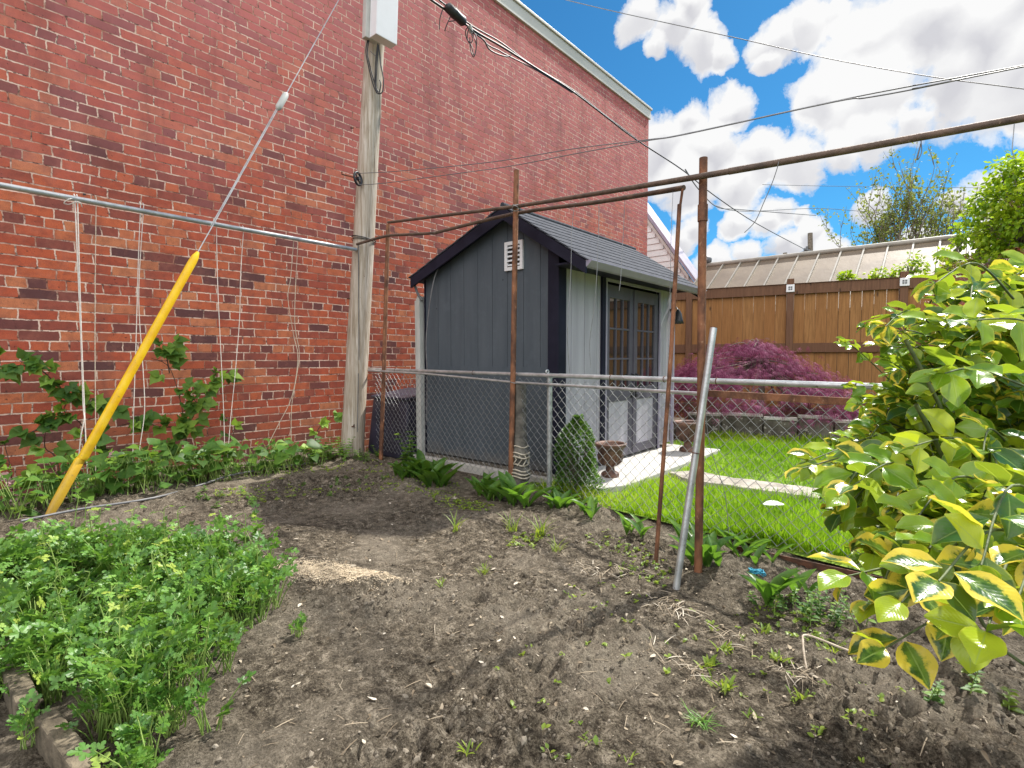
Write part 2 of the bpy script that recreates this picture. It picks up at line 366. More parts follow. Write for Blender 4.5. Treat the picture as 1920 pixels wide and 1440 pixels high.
M['roofmetal'] = nmat('tan standing seam roof', (.135,.10,.068), (.20,.155,.108), 1.3, .55, .25, .1, (1,1,1), bscale=3, bdist=.03)
M['seam'] = nmat('pale roof seam', (.22,.20,.165), (.30,.275,.235), 4, .5, .1)
M['siding'] = nmat('white vinyl siding', (.56,.60,.60), (.64,.68,.68), 2, .5, .05)
M['urn'] = nmat('brown cast urn', (.05,.022,.016), (.17,.085,.055), 12, .55, .5, .1)
M['ornament'] = nmat('weathered carved stone', (.06,.055,.047), (.17,.155,.13), 14, .9, .7)
M['ringpale'] = nmat('bleached rope', (.36,.31,.24), (.55,.49,.39), 30, .9, .5)
M['bin'] = nmat('black bin plastic', (.014,.013,.024), (.032,.030,.052), 5, .5, .1)
M['black'] = nmat('black iron', (.01,.01,.012), (.03,.03,.034), 15, .45, .1)
M['path'] = nmat('worn paving', (.22,.195,.16), (.44,.40,.34), 9, .9, .6, speck=((.24,.2,.15), 5, .63))
M['shrubstem'] = nmat('shrub twig', (.05,.075,.022), (.12,.15,.05), 20, .7, .3)
M['oldsteel'] = nmat('old brown steel', (.075,.052,.040), (.15,.098,.070), 14, .7, .4, .25, (1,1,1), speck=((.24,.17,.13), 4, .66))
M['garagewall'] = nmat('dull garage wall', (.035,.028,.02), (.05,.04,.03), 3, .8, .1)
M['stem'] = nmat('green stem', (.13,.22,.04), (.26,.36,.08), 9, .6, .1)
M['browncane'] = nmat('brown cane', (.05,.026,.016), (.11,.06,.035), 20, .75, .3)
M['bark'] = nmat('grey bark', (.10,.08,.06), (.21,.175,.135), 12, .9, .6)
M['chip'] = leafmat('dry leaf chip', [(0, (.09,.07,.045)), (.4, (.20,.155,.105)), (.8, (.34,.28,.20)), (1, (.62,.56,.46))], .8, .05, (.4,.3,.2), .2, False)
M['clod'] = leafmat('soil clod', [(0, (.06,.05,.038)), (.5, (.15,.127,.098)), (1, (.30,.26,.205))], .95, 0, None, .1, False)
M['sun_patch_flakes'] = leafmat('pale sun patch flakes', [(0, (.42,.33,.22)), (1, (.72,.61,.45))], .9, .05, (.5,.4,.3), .2, False)  # sunlight put into the flake colour
M['grass'] = leafmat('lawn grass', [(0, (.07,.17,.010)), (.25, (.16,.31,.013)), (.6, (.26,.43,.016)), (.9, (.44,.55,.03)), (1, (.50,.50,.12))], .5, .45, (.35,.6,.02), .3, False)
M['turf'] = nmat('turf soil', (.08,.15,.010), (.20,.30,.02), 20, .95, .8)
M['parsley'] = leafmat('parsley leaf', [(0, (.025,.09,.015)), (.3, (.06,.18,.03)), (.65, (.13,.30,.055)), (.9, (.22,.42,.09)), (1, (.40,.50,.09))], .42, .35, (.3,.55,.05), .45)
M['boxleaf'] = leafmat('boxwood leaf', [(0, (.02,.075,.012)), (.5, (.05,.16,.02)), (1, (.16,.33,.03))], .4, .25, (.25,.45,.02))
M['lily'] = leafmat('broad green leaf', [(0, (.022,.085,.014)), (.5, (.05,.15,.02)), (1, (.14,.29,.035))], .36, .4, (.25,.5,.03))
M['vine'] = leafmat('vine leaf', [(0, (.022,.08,.018)), (.5, (.065,.18,.03)), (1, (.28,.43,.055))], .5, .35, (.3,.5,.04), .3)
M['bright'] = leafmat('fresh sprout', [(0, (.13,.24,.03)), (1, (.33,.42,.05))], .45, .45, (.5,.6,.04))
M['lilac'] = leafmat('yellow green leaf', [(0, (.07,.17,.01)), (.5, (.19,.33,.014)), (1, (.40,.48,.03))], .45, .5, (.5,.65,.02), .4, False)
M['willow'] = leafmat('sparse olive leaf', [(0, (.10,.14,.03)), (1, (.24,.27,.06))], .6, .4, (.4,.45,.08), .3, False)
M['maple'] = leafmat('wine maple leaf', [(0, (.07,.015,.04)), (.5, (.24,.058,.13)), (1, (.48,.18,.30))], .65, .3, (.30,.05,.12), .15, False)
M['redmaple'] = leafmat('red maple leaf', [(0, (.06,.01,.012)), (.5, (.16,.025,.028)), (1, (.32,.09,.085))], .45, .35, (.45,.05,.05), .4, False)
M['petal'] = leafmat('pale pink petal', [(0, (.72,.42,.44)), (1, (.86,.68,.66))], .6, .3, (.8,.5,.5), .3, False)
M['pinkfl'] = leafmat('dusty pink floret', [(0, (.48,.24,.20)), (1, (.66,.42,.33))], .7, .3, (.6,.3,.3), .3, False)
M['blue'] = nmat('blue twine', (.02,.22,.34), (.05,.36,.5), 40, .7, .2)
M['whitepaper'] = nmat('white leaf litter', (.66,.66,.64), (.78,.78,.77), 8, .7, .2)
def euonymus_mat():
    m = NT('variegated leaf'); a = m.attr(); uv = m.n('ShaderNodeUVMap'); uv.uv_map = 'uv'; sp = m.n('ShaderNodeSeparateXYZ'); m.l(uv.outputs[0], sp.inputs[0])
    tc = m.n('ShaderNodeTexCoord'); n1 = m.noise(tc.outputs['Object'], 50, 5, .7); e = m.math('ABSOLUTE', m.math('SUBTRACT', sp.outputs[0], .5))
    base = m.ramp(m.math('FRACT', m.math('MULTIPLY', a, 7.31)), [(0, (.014,.06,.010)), (.15, (.045,.14,.018)), (.4, (.14,.29,.022)), (.7, (.28,.42,.026)), (1, (.46,.54,.03))])
    tip = m.math('MULTIPLY', m.math('POWER', sp.outputs[1], 3), .12); k = m.math('ADD', m.math('ADD', e, tip), m.math('MULTIPLY', m.math('SUBTRACT', n1, .5), .8))
    edge = m.ramp(k, [(.25, (0,0,0)), (.28, (.55,.55,.55)), (.36, (1,1,1))]); isv = m.ramp(a, [(.30, (1,1,1)), (.31, (0,0,0))], 'CONSTANT')
    rim = m.ramp(e, [(.44, (0,0,0)), (.49, (.5,.5,.5))])
    c = m.mix(rim, base, (.55,.55,.07)); c = m.mix(isv, c, m.mix(m.ramp(n1, [(.42, (0,0,0)), (.56, (1,1,1))]), (.022,.085,.014), (.13,.24,.03)))
    c = m.mix(m.math('MULTIPLY', edge, isv), c, m.mix(n1, (.86,.70,.12), (.66,.50,.02)))
    vein = m.ramp(e, [(.012, (.6,.6,.6)), (.03, (0,0,0))]); c = m.mix(vein, c, (.30,.42,.10))
    wv = m.n('ShaderNodeTexWave'); wv.inputs['Scale'].default_value = 3.2; wv.inputs['Distortion'].default_value = 1
    cv = m.n('ShaderNodeCombineXYZ'); m.l(m.math('SUBTRACT', sp.outputs[1], m.math('MULTIPLY', e, .8)), cv.inputs[0]); m.l(cv.outputs[0], wv.inputs['Vector'])
    b = m.pbr(c, .24, 0, m.bump(m.math('ADD', m.math('MULTIPLY', wv.outputs['Fac'], .12), m.math('ADD', vein, n1)), .2, .003), .55); t = m.n('ShaderNodeBsdfTranslucent'); m.l(m.mix(.4, c, (.62,.70,.03)), t.inputs[0])
    mx = m.n('ShaderNodeMixShader'); mx.inputs[0].default_value = .42; m.l(b.outputs[0], mx.inputs[1]); m.l(t.outputs[0], mx.inputs[2]); return m.done(mx)
M['euonymus'] = euonymus_mat()

# ------------------------------------------------------------------ sky, sun
SUN_EL, SUN_AZ = 50.0, 10.0      # azimuth from +Y towards +X
sd = Vector((math.sin(R(SUN_AZ))*math.cos(R(SUN_EL)), math.cos(R(SUN_AZ))*math.cos(R(SUN_EL)), math.sin(R(SUN_EL))))
ld = bpy.data.lights.new('sun', 'SUN'); ld.energy = 5.0; ld.angle = R(1.8); ld.color = (1, .955, .88)
lo = bpy.data.objects.new('sun', ld); COL.objects.link(lo); lo.rotation_euler = (-sd).to_track_quat('-Z', 'Y').to_euler(); lo.location = (0, 0, 30)
W = bpy.data.worlds.new('World'); scene.world = W; W.use_nodes = True
def build_sky():
    s = NT.__new__(NT); s.t = W.node_tree; s.t.nodes.clear(); s.out = s.n('ShaderNodeOutputWorld')
    sk = s.n('ShaderNodeTexSky'); sk.sky_type = 'NISHITA'; sk.sun_disc = False; sk.sun_elevation = R(SUN_EL); sk.sun_rotation = R(SUN_AZ)
    sk.air_density = 1.0; sk.dust_density = .3; sk.ozone_density = 2.2
    tc = s.n('ShaderNodeTexCoord'); d = tc.outputs['Generated']
    def nz(scale, det, ro, amp):
        n = s.n('ShaderNodeTexNoise'); n.inputs['Scale'].default_value = scale; n.inputs['Detail'].default_value = det; n.inputs['Roughness'].default_value = ro
        s.l(d, n.inputs['Vector']); a = s.n('ShaderNodeVectorMath', operation='SUBTRACT'); s.l(n.outputs['Color'], a.inputs[0]); a.inputs[1].default_value = (.5,.5,.5)
        b = s.n('ShaderNodeVectorMath', operation='SCALE'); s.l(a.outputs[0], b.inputs[0]); b.inputs['Scale'].default_value = amp; return b.outputs[0]
    w = s.n('ShaderNodeVectorMath', operation='ADD'); s.l(d, w.inputs[0]); s.l(nz(6, 7, .6, .085), w.inputs[1])
    blobs = [(1190,40,55),(1250,55,62),(1325,85,54),(1285,20,58),(1220,95,34),(1370,100,28),
             (1465,75,52),(1520,45,60),(1575,25,42),(1450,110,30),
             (1640,90,100),(1740,60,150),(1850,90,170),(1930,140,150),(1560,185,75),(1640,190,120),(1790,165,95),(1640,255,60),(1710,235,50),(1990,60,200),(1900,20,160),
             (1290,232,66),(1375,205,60),(1240,275,80),(1330,290,105),(1430,290,85),(1495,300,78),(1580,285,50),(1290,345,90),(1390,345,70),
             (1300,430,48),(1390,420,45),(1460,395,52),(1500,400,30),(1440,420,45),(1270,455,60),
             (1410,480,40),(1475,455,48),(1520,437,40),(1560,470,40),(1630,378,38),(1350,500,60),
             (1850,330,48),(1890,320,52),(1930,330,60),(1790,370,36),(1730,450,36),(1880,400,70),(1960,420,90)]
    dirs = [(ray(u, v).normalized(), r/FPX*.77) for u, v, r in blobs]
    for az, el, r in ((150,22,.45),(200,20,.45),(120,20,.4),(170,55,.5),(230,45,.45),(100,45,.4),(250,22,.4),(90,35,.3),(110,25,.35),(140,40,.3),(170,30,.35),(200,45,.3),(230,25,.3),(260,50,.3),(60,60,.25),(75,20,.25),(-30,65,.2),(190,18,.3),(120,60,.2)):  # unseen clouds outside the view, added for reflections and fill light
        dirs.append((Vector((math.sin(R(az))*math.cos(R(el)), math.cos(R(az))*math.cos(R(el)), math.sin(R(el)))), r))
    tot = top = None
    for c, r in dirs:
        cu = (c+(Vector((0,0,1))-c*c.z)*r*.42).normalized()
        d2 = s.n('ShaderNodeVectorMath', operation='DISTANCE'); s.l(w.outputs[0], d2.inputs[0]); d2.inputs[1].default_value = cu
        v2 = s.math('MULTIPLY_ADD', d2.outputs['Value'], -1/r, 1.0); top = v2 if top is None else s.math('SMOOTH_MAX', top, v2, .04)
        ds = s.n('ShaderNodeVectorMath', operation='DISTANCE'); s.l(w.outputs[0], ds.inputs[0]); ds.inputs[1].default_value = c
        v = s.math('MULTIPLY_ADD', ds.outputs['Value'], -1/r, 1.0)
        tot = v if tot is None else s.math('SMOOTH_MAX', tot, v, .04)
    n2 = s.n('ShaderNodeTexNoise'); n2.inputs['Scale'].default_value = 12; n2.inputs['Detail'].default_value = 9; n2.inputs['Roughness'].default_value = .64; s.l(w.outputs[0], n2.inputs['Vector'])
    den = s.math('ADD', tot, s.math('MULTIPLY', s.math('SUBTRACT', n2.outputs['Fac'], .5), 1.45))
    mask = s.ramp(den, [(.13, (0,0,0)), (.24, (.65,.65,.65)), (.40, (1,1,1))])
    n3 = s.n('ShaderNodeTexNoise'); n3.inputs['Scale'].default_value = 7; n3.inputs['Detail'].default_value = 6; s.l(w.outputs[0], n3.inputs['Vector'])
    thick = s.ramp(s.math('ADD', s.math('SUBTRACT', tot, top), s.math('MULTIPLY', s.math('SUBTRACT', n3.outputs['Fac'], .5), 1.1)), [(.0, (0,0,0)), (.45, (1,1,1))])
    cl = s.mix(thick, (1.0,1.0,1.0), (.70,.70,.74))
    # clouds opposite the sun, out of view, are brightened to add fill light
    dt = s.n('ShaderNodeVectorMath', operation='DOT_PRODUCT'); s.l(d, dt.inputs[0]); dt.inputs[1].default_value = Vector((sd.x, sd.y, 0)).normalized()
    gain = s.ramp(s.math('MULTIPLY_ADD', dt.outputs['Value'], -.5, .5), [(.30, (.585,)*3), (.62, (1.75,)*3)])
    bs = s.n('ShaderNodeBackground'); s.l(s.mix(1.0, sk.outputs[0], (.24,.74,1.0), 'MULTIPLY'), bs.inputs[0]); bs.inputs[1].default_value = .075
    bc = s.n('ShaderNodeBackground'); s.l(cl, bc.inputs[0]); s.l(gain, bc.inputs[1])
    mx = s.n('ShaderNodeMixShader'); s.l(mask, mx.inputs[0]); s.l(bs.outputs[0], mx.inputs[1]); s.l(bc.outputs[0], mx.inputs[2]); s.l(mx.outputs[0], s.out.inputs[0])
build_sky()
scene.view_settings.view_transform = 'Standard'; scene.view_settings.look = 'None'; scene.view_settings.gamma = 1; scene.view_settings.exposure = .72
scene.cycles.max_bounces = 8; scene.cycles.transparent_max_bounces = 8
# ------------------------------------------------------------------ fence line and ground sheets
FA, FB = (5.3-4.6, 3.1+.11*2.4), (5.3+2.2, 3.1-.11*4.4)
def fy(x): return FA[1] + (x-FA[0])*(FB[1]-FA[1])/(FB[0]-FA[0])
def onF(u, v, off=0.0): return online(u, v, (FA[0], FA[1]+off), (FB[0], FB[1]+off))
tag(MB().add([(-300,-300,-.09),(300,-300,-.09),(300,300,-.09),(-300,300,-.09)], [(0,1,2,3)]).build('ground', M['ground']), kind='structure')
def grid_sheet(name, xs, ys, zf, mat):
    X, Y = np.meshgrid(xs, ys); Z = zf(X, Y); V = np.stack([X.ravel(), Y.ravel(), Z.ravel()], 1); n, m_ = len(xs), len(ys)
    i = (np.arange(m_-1)[:,None]*n+np.arange(n-1)[None,:]).ravel(); q = np.stack([i, i+1, i+n+1, i+n], 1)
    return tag(np_mesh(name, V, q.ravel(), np.arange(len(q))*4, mat), kind='structure')
grid_sheet('garden_soil', np.concatenate([np.linspace(-.3, 1.4, 50), np.linspace(1.42, 6.4, 400), np.linspace(6.45, 9, 50)]),
           np.concatenate([np.linspace(-2, 0, 50), np.linspace(.02, 3.3, 262)]), lambda X, Y: hz_np(X, Y), M['soil'])
LX0, LX1, LY1 = 2.7, 11.0, 9.6
def lawn_z(X, Y): return .012 + .02*vnoise(X*1.3, Y*1.3, 21)*smooth(Y, 3.4, 4.2)
V = []
xs = np.linspace(LX0, LX1, 40); rows = np.linspace(0, 1, 40)
V = np.array([[x, fy(x)+.02+(LY1-fy(x)-.02)*t, 0] for t in rows for x in xs]); V[:,2] = lawn_z(V[:,0], V[:,1])
i = (np.arange(39)[:,None]*40+np.arange(39)[None,:]).ravel(); q = np.stack([i,i+1,i+41,i+40],1)
tag(np_mesh('lawn', V, q.ravel(), np.arange(len(q))*4, M['turf']), kind='structure')
# path: slightly curved worn strip across the lawn
pc = [G(1285,893), G(1320,905), G(1400,917), G(1480,928), G(1560,940), G(1650,956), G(1760,985), G(1880,1020)]
pc = smooth_path([Vector((p.x, p.y, 0)) for p in pc], 5); vs = []
for k, p in enumerate(pc):
    t = (pc[min(k+1,len(pc)-1)]-pc[max(k-1,0)]).normalized(); nn = Vector((-t.y, t.x, 0)); w = .15+.012*math.sin(k*2.1)+.008*math.sin(k*5.3)
    vs += [p+nn*w+Vector((0,0,.045)), p-nn*w+Vector((0,0,.045)), p+nn*(w+.01), p-nn*(w+.01)]
mb = MB(); n = len(pc)
mb.add(vs, [f for k in range(n-1) for f in ((4*k+1,4*k+5,4*k+4,4*k), (4*k,4*k+4,4*k+6,4*k+2), (4*k+3,4*k+7,4*k+5,4*k+1))])
tag(mb.build('path', M['path']), kind='structure')
path_pts = [(p.x, p.y) for p in pc]
# shed plinth slab
SX0, SX1, SY0, SY1 = 1.35, 2.90, 3.42, 5.56
slab_poly = [(1.2,3.36), (3.32,3.36), (3.42,3.6), (3.42,5.62), (1.2,5.62)]
tag(MB().prism([(x,y,-.03) for x, y in slab_poly], (0,0,.085)).build('concrete_slab', M['concrete'], bevel=.008), kind='structure')

# grass
def lawn_grass():
    n = 150000; y = 3.0+6.4*rng.random(n)**1.75; x = 2.9+7.6*rng.random(n)
    ok = (y > FA[1]+(x-FA[0])*(FB[1]-FA[1])/(FB[0]-FA[0])+.03) & ~((x < 3.44) & (y < 5.64) & (y > 3.34))
    rel = (x-5.3)*F0.x+y*F0.y; rr = (x-5.3)*RT.x+y*RT.y; ok &= (rr/rel < 1.1)
    pp = np.array(path_pts); dmin = np.min((x[:,None]-pp[None,:,0])**2+(y[:,None]-pp[None,:,1])**2, axis=1); ok &= dmin > (.135+.07*vnoise(x*9, y*9, 4))**2
    ok &= y < 9.2
    x, y = x[ok], y[ok]; n = len(x); z = lawn_z(x, y)
    edge = np.exp(-(y-(FA[1]+(x-FA[0])*(FB[1]-FA[1])/(FB[0]-FA[0])))/.15)
    h = (.03+.045*rng.random(n)**1.8)*(1+1.1*vnoise(x*2.2, y*2.2, 31)+.5*vnoise(x*7,y*7,33))*(1+edge*.9); w = .0022+.0016*rng.random(n)+.0008*np.maximum(0, y-4)
    a = rng.random(n)*6.283; l = h*(.15+.5*rng.random(n)); b = a+1.57+rng.normal(0,.5,n)
    dx, dy = np.cos(a)*w, np.sin(a)*w; lx, ly = np.cos(b)*l, np.sin(b)*l
    V = np.stack([np.stack([x-dx,y-dy,z],1), np.stack([x+dx,y+dy,z],1), np.stack([x+dx*.7+lx*.4,y+dy*.7+ly*.4,z+h*.6],1), np.stack([x-dx*.7+lx*.4,y-dy*.7+ly*.4,z+h*.6],1), np.stack([x+lx,y+ly,z+h],1)], 1).reshape(-1,3)
    base = np.arange(n)*5; loops = (base[:,None]+np.array([0,1,2,3,3,2,4])[None,:]).ravel(); st = (np.arange(n)[:,None]*7+np.array([0,4])[None,:]).ravel()
    c = np.clip(.45+.9*vnoise(x*1.2, y*1.2, 41)+.35*vnoise(x*6, y*6, 42)+rng.normal(0,.24,n), 0, 1)
    o = np_mesh('grass', V, loops, st, M['grass'], None, np.repeat(c, 5)); tag(o, 'bright green mown lawn grass behind the chain link fence', 'grass', kind='stuff')
lawn_grass()

# ------------------------------------------------------------------ brick building
bb = thing('brick_building', 'tall windowless red brick building with pale roof flashing', 'building', (0,3,0))
MB().box(-9, 0, -7, 10.9, -.3, 6.14).build('wall', M['brick'], bb)
mb = MB(); mb.box(-9.03, .035, -7, 10.935, 6.143, 6.33); mb.box(-9.05, .06, -7, 10.96, 6.333, 6.375)
mb.build('roof_flashing', M['capmetal'], bb, bevel=.006)
mb = MB()
for zz, yy in ((3.15,3.05),(3.42,3.62),(2.6,5.1),(4.4,4.2)): mb.tube([(0,yy,zz),(.05,yy,zz),(.07,yy+.06,zz-.02),(.07,yy+.13,zz-.02)], .007, 6)
pass

# ------------------------------------------------------------------ utility pole
pb = G(660, 850); PX = pb
up_ = thing('utility_pole', 'leaning weathered wooden utility pole beside the brick wall', 'pole', (pb.x, pb.y, 0))
p_top = at(707, 0, 5.6); ax = (p_top-pb)
path = [pb+ax*t for t in (-.05,-.01,.03,.1,.2,.3,.4,.5,.6,.7,.8,.9,1.0,1.2,1.45)]
rad = [.135,.128,.119,.115,.113,.112,.109,.107,.104,.101,.098,.096,.094,.09,.085]
mb = MB(); mb.tube(path, rad, 28); mb.build('shaft', M['pole'], up_)
c = at(700, -70, 5.42)
mb = MB(); lower = at(704, 78, 5.42); upper = at(712, -190, 5.42); w_ = Vector((0,.125,0)); d_ = Vector((.055,0,0))
mb.obox((lower+upper)/2+Vector((.06,.05,0)), d_, w_, (upper-lower)/2); mb.build('cable_cover', M['whitemetal'], up_, bevel=.006)
mb = MB(); q = lower+Vector((.0,-.09,0)); mb.obox((lower+upper)/2+Vector((-.03,-.045,0)), Vector((.03,0,0)), Vector((0,.07,0)), (upper-lower)/2); mb.build('mounting_channel', M['greymetal'], up_, bevel=.004)
def hang(pts, f): return smooth_path([at(u, v, f) for u, v in pts], 5)
mb = MB()
for pts in ([(690,72),(686,95),(690,120),(700,160),(707,174)], [(692,72),(689,98),(694,125),(703,158),(709,172)], [(708,82),(705,110),(703,150),(706,175)], [(710,85),(714,120),(719,150),(717,172),(710,176)], [(709,84),(707,120),(705,158),(709,176),(714,160),(712,150)]):
    mb.tube(hang(pts, 5.40), .006, 6)
mb.split('cable_loop', M['cable'], up_)
mb = MB(); mb.tube(hang([(693,95),(703,104),(708,108)], 5.44), .003, 5); mb.build('tie_wire', M['greycable'], up_)
def ring(center, axis, r, n=26):
    axis = axis.normalized(); a = axis.orthogonal().normalized(); b = axis.cross(a); return [center+(a*math.cos(2*math.pi*k/n)+b*math.sin(2*math.pi*k/n))*r for k in range(n+1)]
pc_ = lambda t: pb+ax*t
mb = MB(); tt = (850-440)/850
mb.tube(ring(pc_(tt), ax+Vector((.5,.3,0)), .122), .005, 6); mb.tube(ring(pc_(tt-.006), ax+Vector((-.1,.4,0)), .119), .004, 6); mb.split('wire_band', M['black'], up_)
mb = MB()
for v_ in (455, 700): mb.tube([at(672, v_, 5.475), at(672+(1 if v_<600 else -2), v_+(220 if v_<600 else 110), 5.475)], .004, 5)
mb.split('ground_wire', M['greycable'], up_)
mb = MB()
for (u, v) in ((662,240),(655,560),(664,800)): mb.tube([at(u,v,5.47), at(u-4,v,5.43)], .008, 6)
mb.split('pole_bolt', M['darkrust'], up_)

# clothesline pulley and line
pl = thing('clothesline_pulley', 'small black pulley wheel bolted to the wooden utility pole', 'pulley', tuple(at(670,335,5.45)))
c = at(671, 335, 5.42); axd = RT*.8-F0*.25+Vector((0,0,.05))
mb = MB(); mb.tube(ring(c, axd, .062, 24), .012, 8); 
for k in range(4): 
    r_ = ring(c, axd, .06, 8)[k*2]; mb.tube([c, r_], .007, 6)
mb.tube([c-axd.normalized()*.02, c+axd.normalized()*.02], .018, 10); mb.build('wheel', M['black'], pl)
mb = MB(); mb.tube([c, at(658,331,5.46), at(641,327,5.5), at(641,322,5.5)], .007, 6); mb.build('bracket_rod', M['darkrust'], pl)
mb = MB()
def fpath(pts, k=6, on=0.0):
    P = [at(u, v, f) for u, v, f in pts]; return smooth_path(ext(P, on) if on else P, k)
mb.tube(fpath([(671,325,5.40),(745,321,4.95),(920,304,4.2),(1075,279,3.7),(1213,262,3.3),(1280,252,3.15),(1560,191,2.65),(1700,163,2.45),(1830,139,2.3),(1960,115,2.17)], 6, 5.0), .003, 6)
mb.tube(fpath([(671,346,5.40),(715,344,5.1),(860,325,4.4),(960,311,4.08),(1080,288,3.7),(1213,264,3.29),(1285,252,3.13),(1560,192,2.64),(1620,184,2.55),(1700,170,2.44),(1830,143,2.29),(1960,117,2.16)], 6, 5.0), .003, 6)
tag(mb.build('clothesline', M['greycable']), 'thin grey double clothesline running from the black pulley', 'clothesline')

# guy wire
anchor = G(90, 976, .0); ptop = at(716, -145, 5.6)
gw = thing('guy_wire', 'steel guy wire with a long bright yellow plastic guard', 'guy wire', (anchor.x, anchor.y, 0))
def gt(u): # point of the straight wire at picture column u
    d = ptop-anchor; lo_, hi = 0.0, 1.0
    for _ in range(40):
        mid = (lo_+hi)/2; p = anchor+d*mid-CAM
        if 960+FPX*p.dot(RT)/p.dot(FW) < u: lo_ = mid
        else: hi = mid
    return anchor+d*lo_
mb = MB(); mb.tube([anchor, gt(200), gt(372), gt(528), gt(650), ptop], .0042, 7)
d2 = (gt(400)-gt(372)).cross(FW).normalized()
mb.tube([gt(398)+d2*.012, gt(440)+d2*.010, gt(526)+d2*.012], .004, 6); mb.build('strand', M['galv'], gw)
mb = MB(); ca, cb_ = gt(523), gt(535); cd_ = (cb_-ca).normalized(); s1 = cd_.cross(FW).normalized()
mb.tube([ca-cd_*.03, ca-cd_*.018, ca, cb_, cb_+cd_*.018, cb_+cd_*.03], [.010,.022,.026,.026,.021,.009], 14)
mb.tube([ca+s1*.022, cb_+s1*.022], .009, 8); mb.build('wire_clamp', M['greymetal'], gw)
g1, g2 = gt(154), gt(371); gd = (g2-g1).normalized(); s1 = gd.cross(FW).normalized()
mb = MB(); mb.tube([g1, g1+gd*.02, g1.lerp(g2,.3), g1.lerp(g2,.6), g2-gd*.09, g2-gd*.04, g2], [.024,.029,.028,.028,.028,.024,.011], 18)
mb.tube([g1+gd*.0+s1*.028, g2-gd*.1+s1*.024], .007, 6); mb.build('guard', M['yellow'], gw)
h1, h2 = gt(92)+s1*.01, gt(156)+s1*.012
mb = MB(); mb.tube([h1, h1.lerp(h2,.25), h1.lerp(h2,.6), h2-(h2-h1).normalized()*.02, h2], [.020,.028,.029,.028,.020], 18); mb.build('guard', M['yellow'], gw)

# pipe along the wall with twine
WX = .50
pe, pa = at(668, 468, 5.47), onX(-60, 334, WX); pa = pe+(pa-pe)*1.7
pp = thing('wall_pipe', 'long galvanised pipe running along the brick wall to the pole', 'pipe', (WX, 2, 0))
mb = MB(); mb.tube([pa, pa.lerp(pe,.3)-Vector((0,0,.006)), pa.lerp(pe,.7)-Vector((0,0,.006)), pe], .019, 14); mb.build('tube', M['galv'], pp)
hl = onX(157, 366, WX)+Vector((.018,0,.003))
MB().obox(hl, (.004,0,0), (0,.008,0), (0,0,.005)).build('bolt_hole', M['black'], pp)
def twine(label, strands, mat, r=.0028):
    mb = MB()
    for pts in strands:
        P = [onX(u, v, WX+.022+.012*math.sin(i*1.7)) for i, (u, v) in enumerate(pts)]
        if P[-1].z < .3:
            P[-1].z = max(P[-1].z, hz(P[-1].x, P[-1].y)-.01)
        u, v = pts[0]; a = onX(u, v-5, WX); P[0] = a+Vector((.021,0,.0))
        mb.tube([a+Vector((-.02,0,.008)), a+Vector((0,0,.022))]+smooth_path(P, 5), r, 6)
    tag(mb.build('twine', mat), label, 'twine', 'twines hanging from the pipe')
twine('thick white doubled cord tied with a bow on the pipe', [[(139,375),(145,480),(152,640),(156,760),(158,785),(152,815),(149,845),(143,900),(142,950)], [(144,376),(148,480),(153,640),(158,760),(162,850),(168,935)], [(141,378),(128,374),(120,381),(130,383),(141,379),(150,380),(154,388)]], M['cordwhite'], .0038)
twine('single straight cream twine next to the white bow-tied cord', [[(179,377),(179,480),(178,640),(179,780),(179,928)]], M['twine'])
twine('pair of cream twines passing behind the yellow guard', [[(262,389),(259,500),(255,640),(251,760),(248,900)], [(268,391),(261,520),(261,590),(268,690),(271,770),(262,840),(257,895),(254,925)]], M['cordwhite'])
twine('long V-shaped twine loop midway along the pipe', [[(404,424),(408,530),(414,660),(420,790),(421,890)], [(455,433),(451,520),(449,600),(440,710),(432,790),(424,893)]], M['cordwhite'])
twine('kinked twine pair nearest the wooden utility pole', [[(549,452),(545,520),(540,560),(551,630),(558,662),(556,700),(545,750),(520,800),(485,868)], [(557,455),(554,540),(553,610),(561,660),(557,700),(547,760),(546,830)]], M['twine'])

# ------------------------------------------------------------------ aerial cables
ac = thing('aerial_cable', 'black bundled service cable with splice case crossing the brick wall', 'cable', tuple(at(890,60,6.4)))
def fx(u): return 1/(.1515-.000181*(u-890))*.97
def cpath(pts, k=5): return smooth_path([at(u, v, fx(u)) for u, v in pts], k)
mb = MB()
mb.tube(cpath([(770,-35),(805,-3),(850,28),(890,58),(945,90),(1010,131),(1073,171),(1140,222),(1193,262),(1280,319),(1340,367),(1420,420),(1508,467)]), .013, 7)
mb.tube(cpath([(775,-38),(830,5),(880,45),(905,60),(940,80),(1000,124),(1073,168),(1140,220),(1193,260)]), .009, 6)
mb.tube(cpath([(885,56),(900,68),(915,84),(935,94),(950,103),(1010,134),(1073,174)]), .008, 6)
mb.build('cable_bundle', M['cable'], ac)
mb = MB(); a, b = at(840,14,fx(840)-.05), at(868,40,fx(868)-.05); dd = (b-a).normalized()
mb.tube([a-dd*.03, a, a.lerp(b,.3), a.lerp(b,.35), a.lerp(b,.7), b, b+dd*.03], [.02,.05,.05,.056,.05,.054,.03], 14); mb.build('splice_case', M['cable'], ac)
mb = MB(); a, b = at(880,48,fx(880)-.04), at(884,62,fx(884)-.04); mb.tube([a,b], [.03,.022], 8); mb.build('cable_clamp', M['greymetal'], ac)
mb = MB()
for pts in ([(878,50),(873,58),(875,72),(884,86),(889,104),(893,85),(886,62)], [(880,52),(876,66),(879,80),(886,76),(883,58)], [(882,55),(893,68),(893,90),(888,107),(882,92),(881,70)], [(830,18),(825,35),(824,55)], [(846,28),(838,46),(834,58)], [(850,30),(853,38),(842,40)], [(822,5),(828,14),(834,16)]):
    mb.tube(hang(pts, fx(880)-.05), .006, 5)
mb.tube(cpath([(884,60),(895,66),(908,76),(917,92),(935,102),(952,106),(958,102)]), .009, 6)
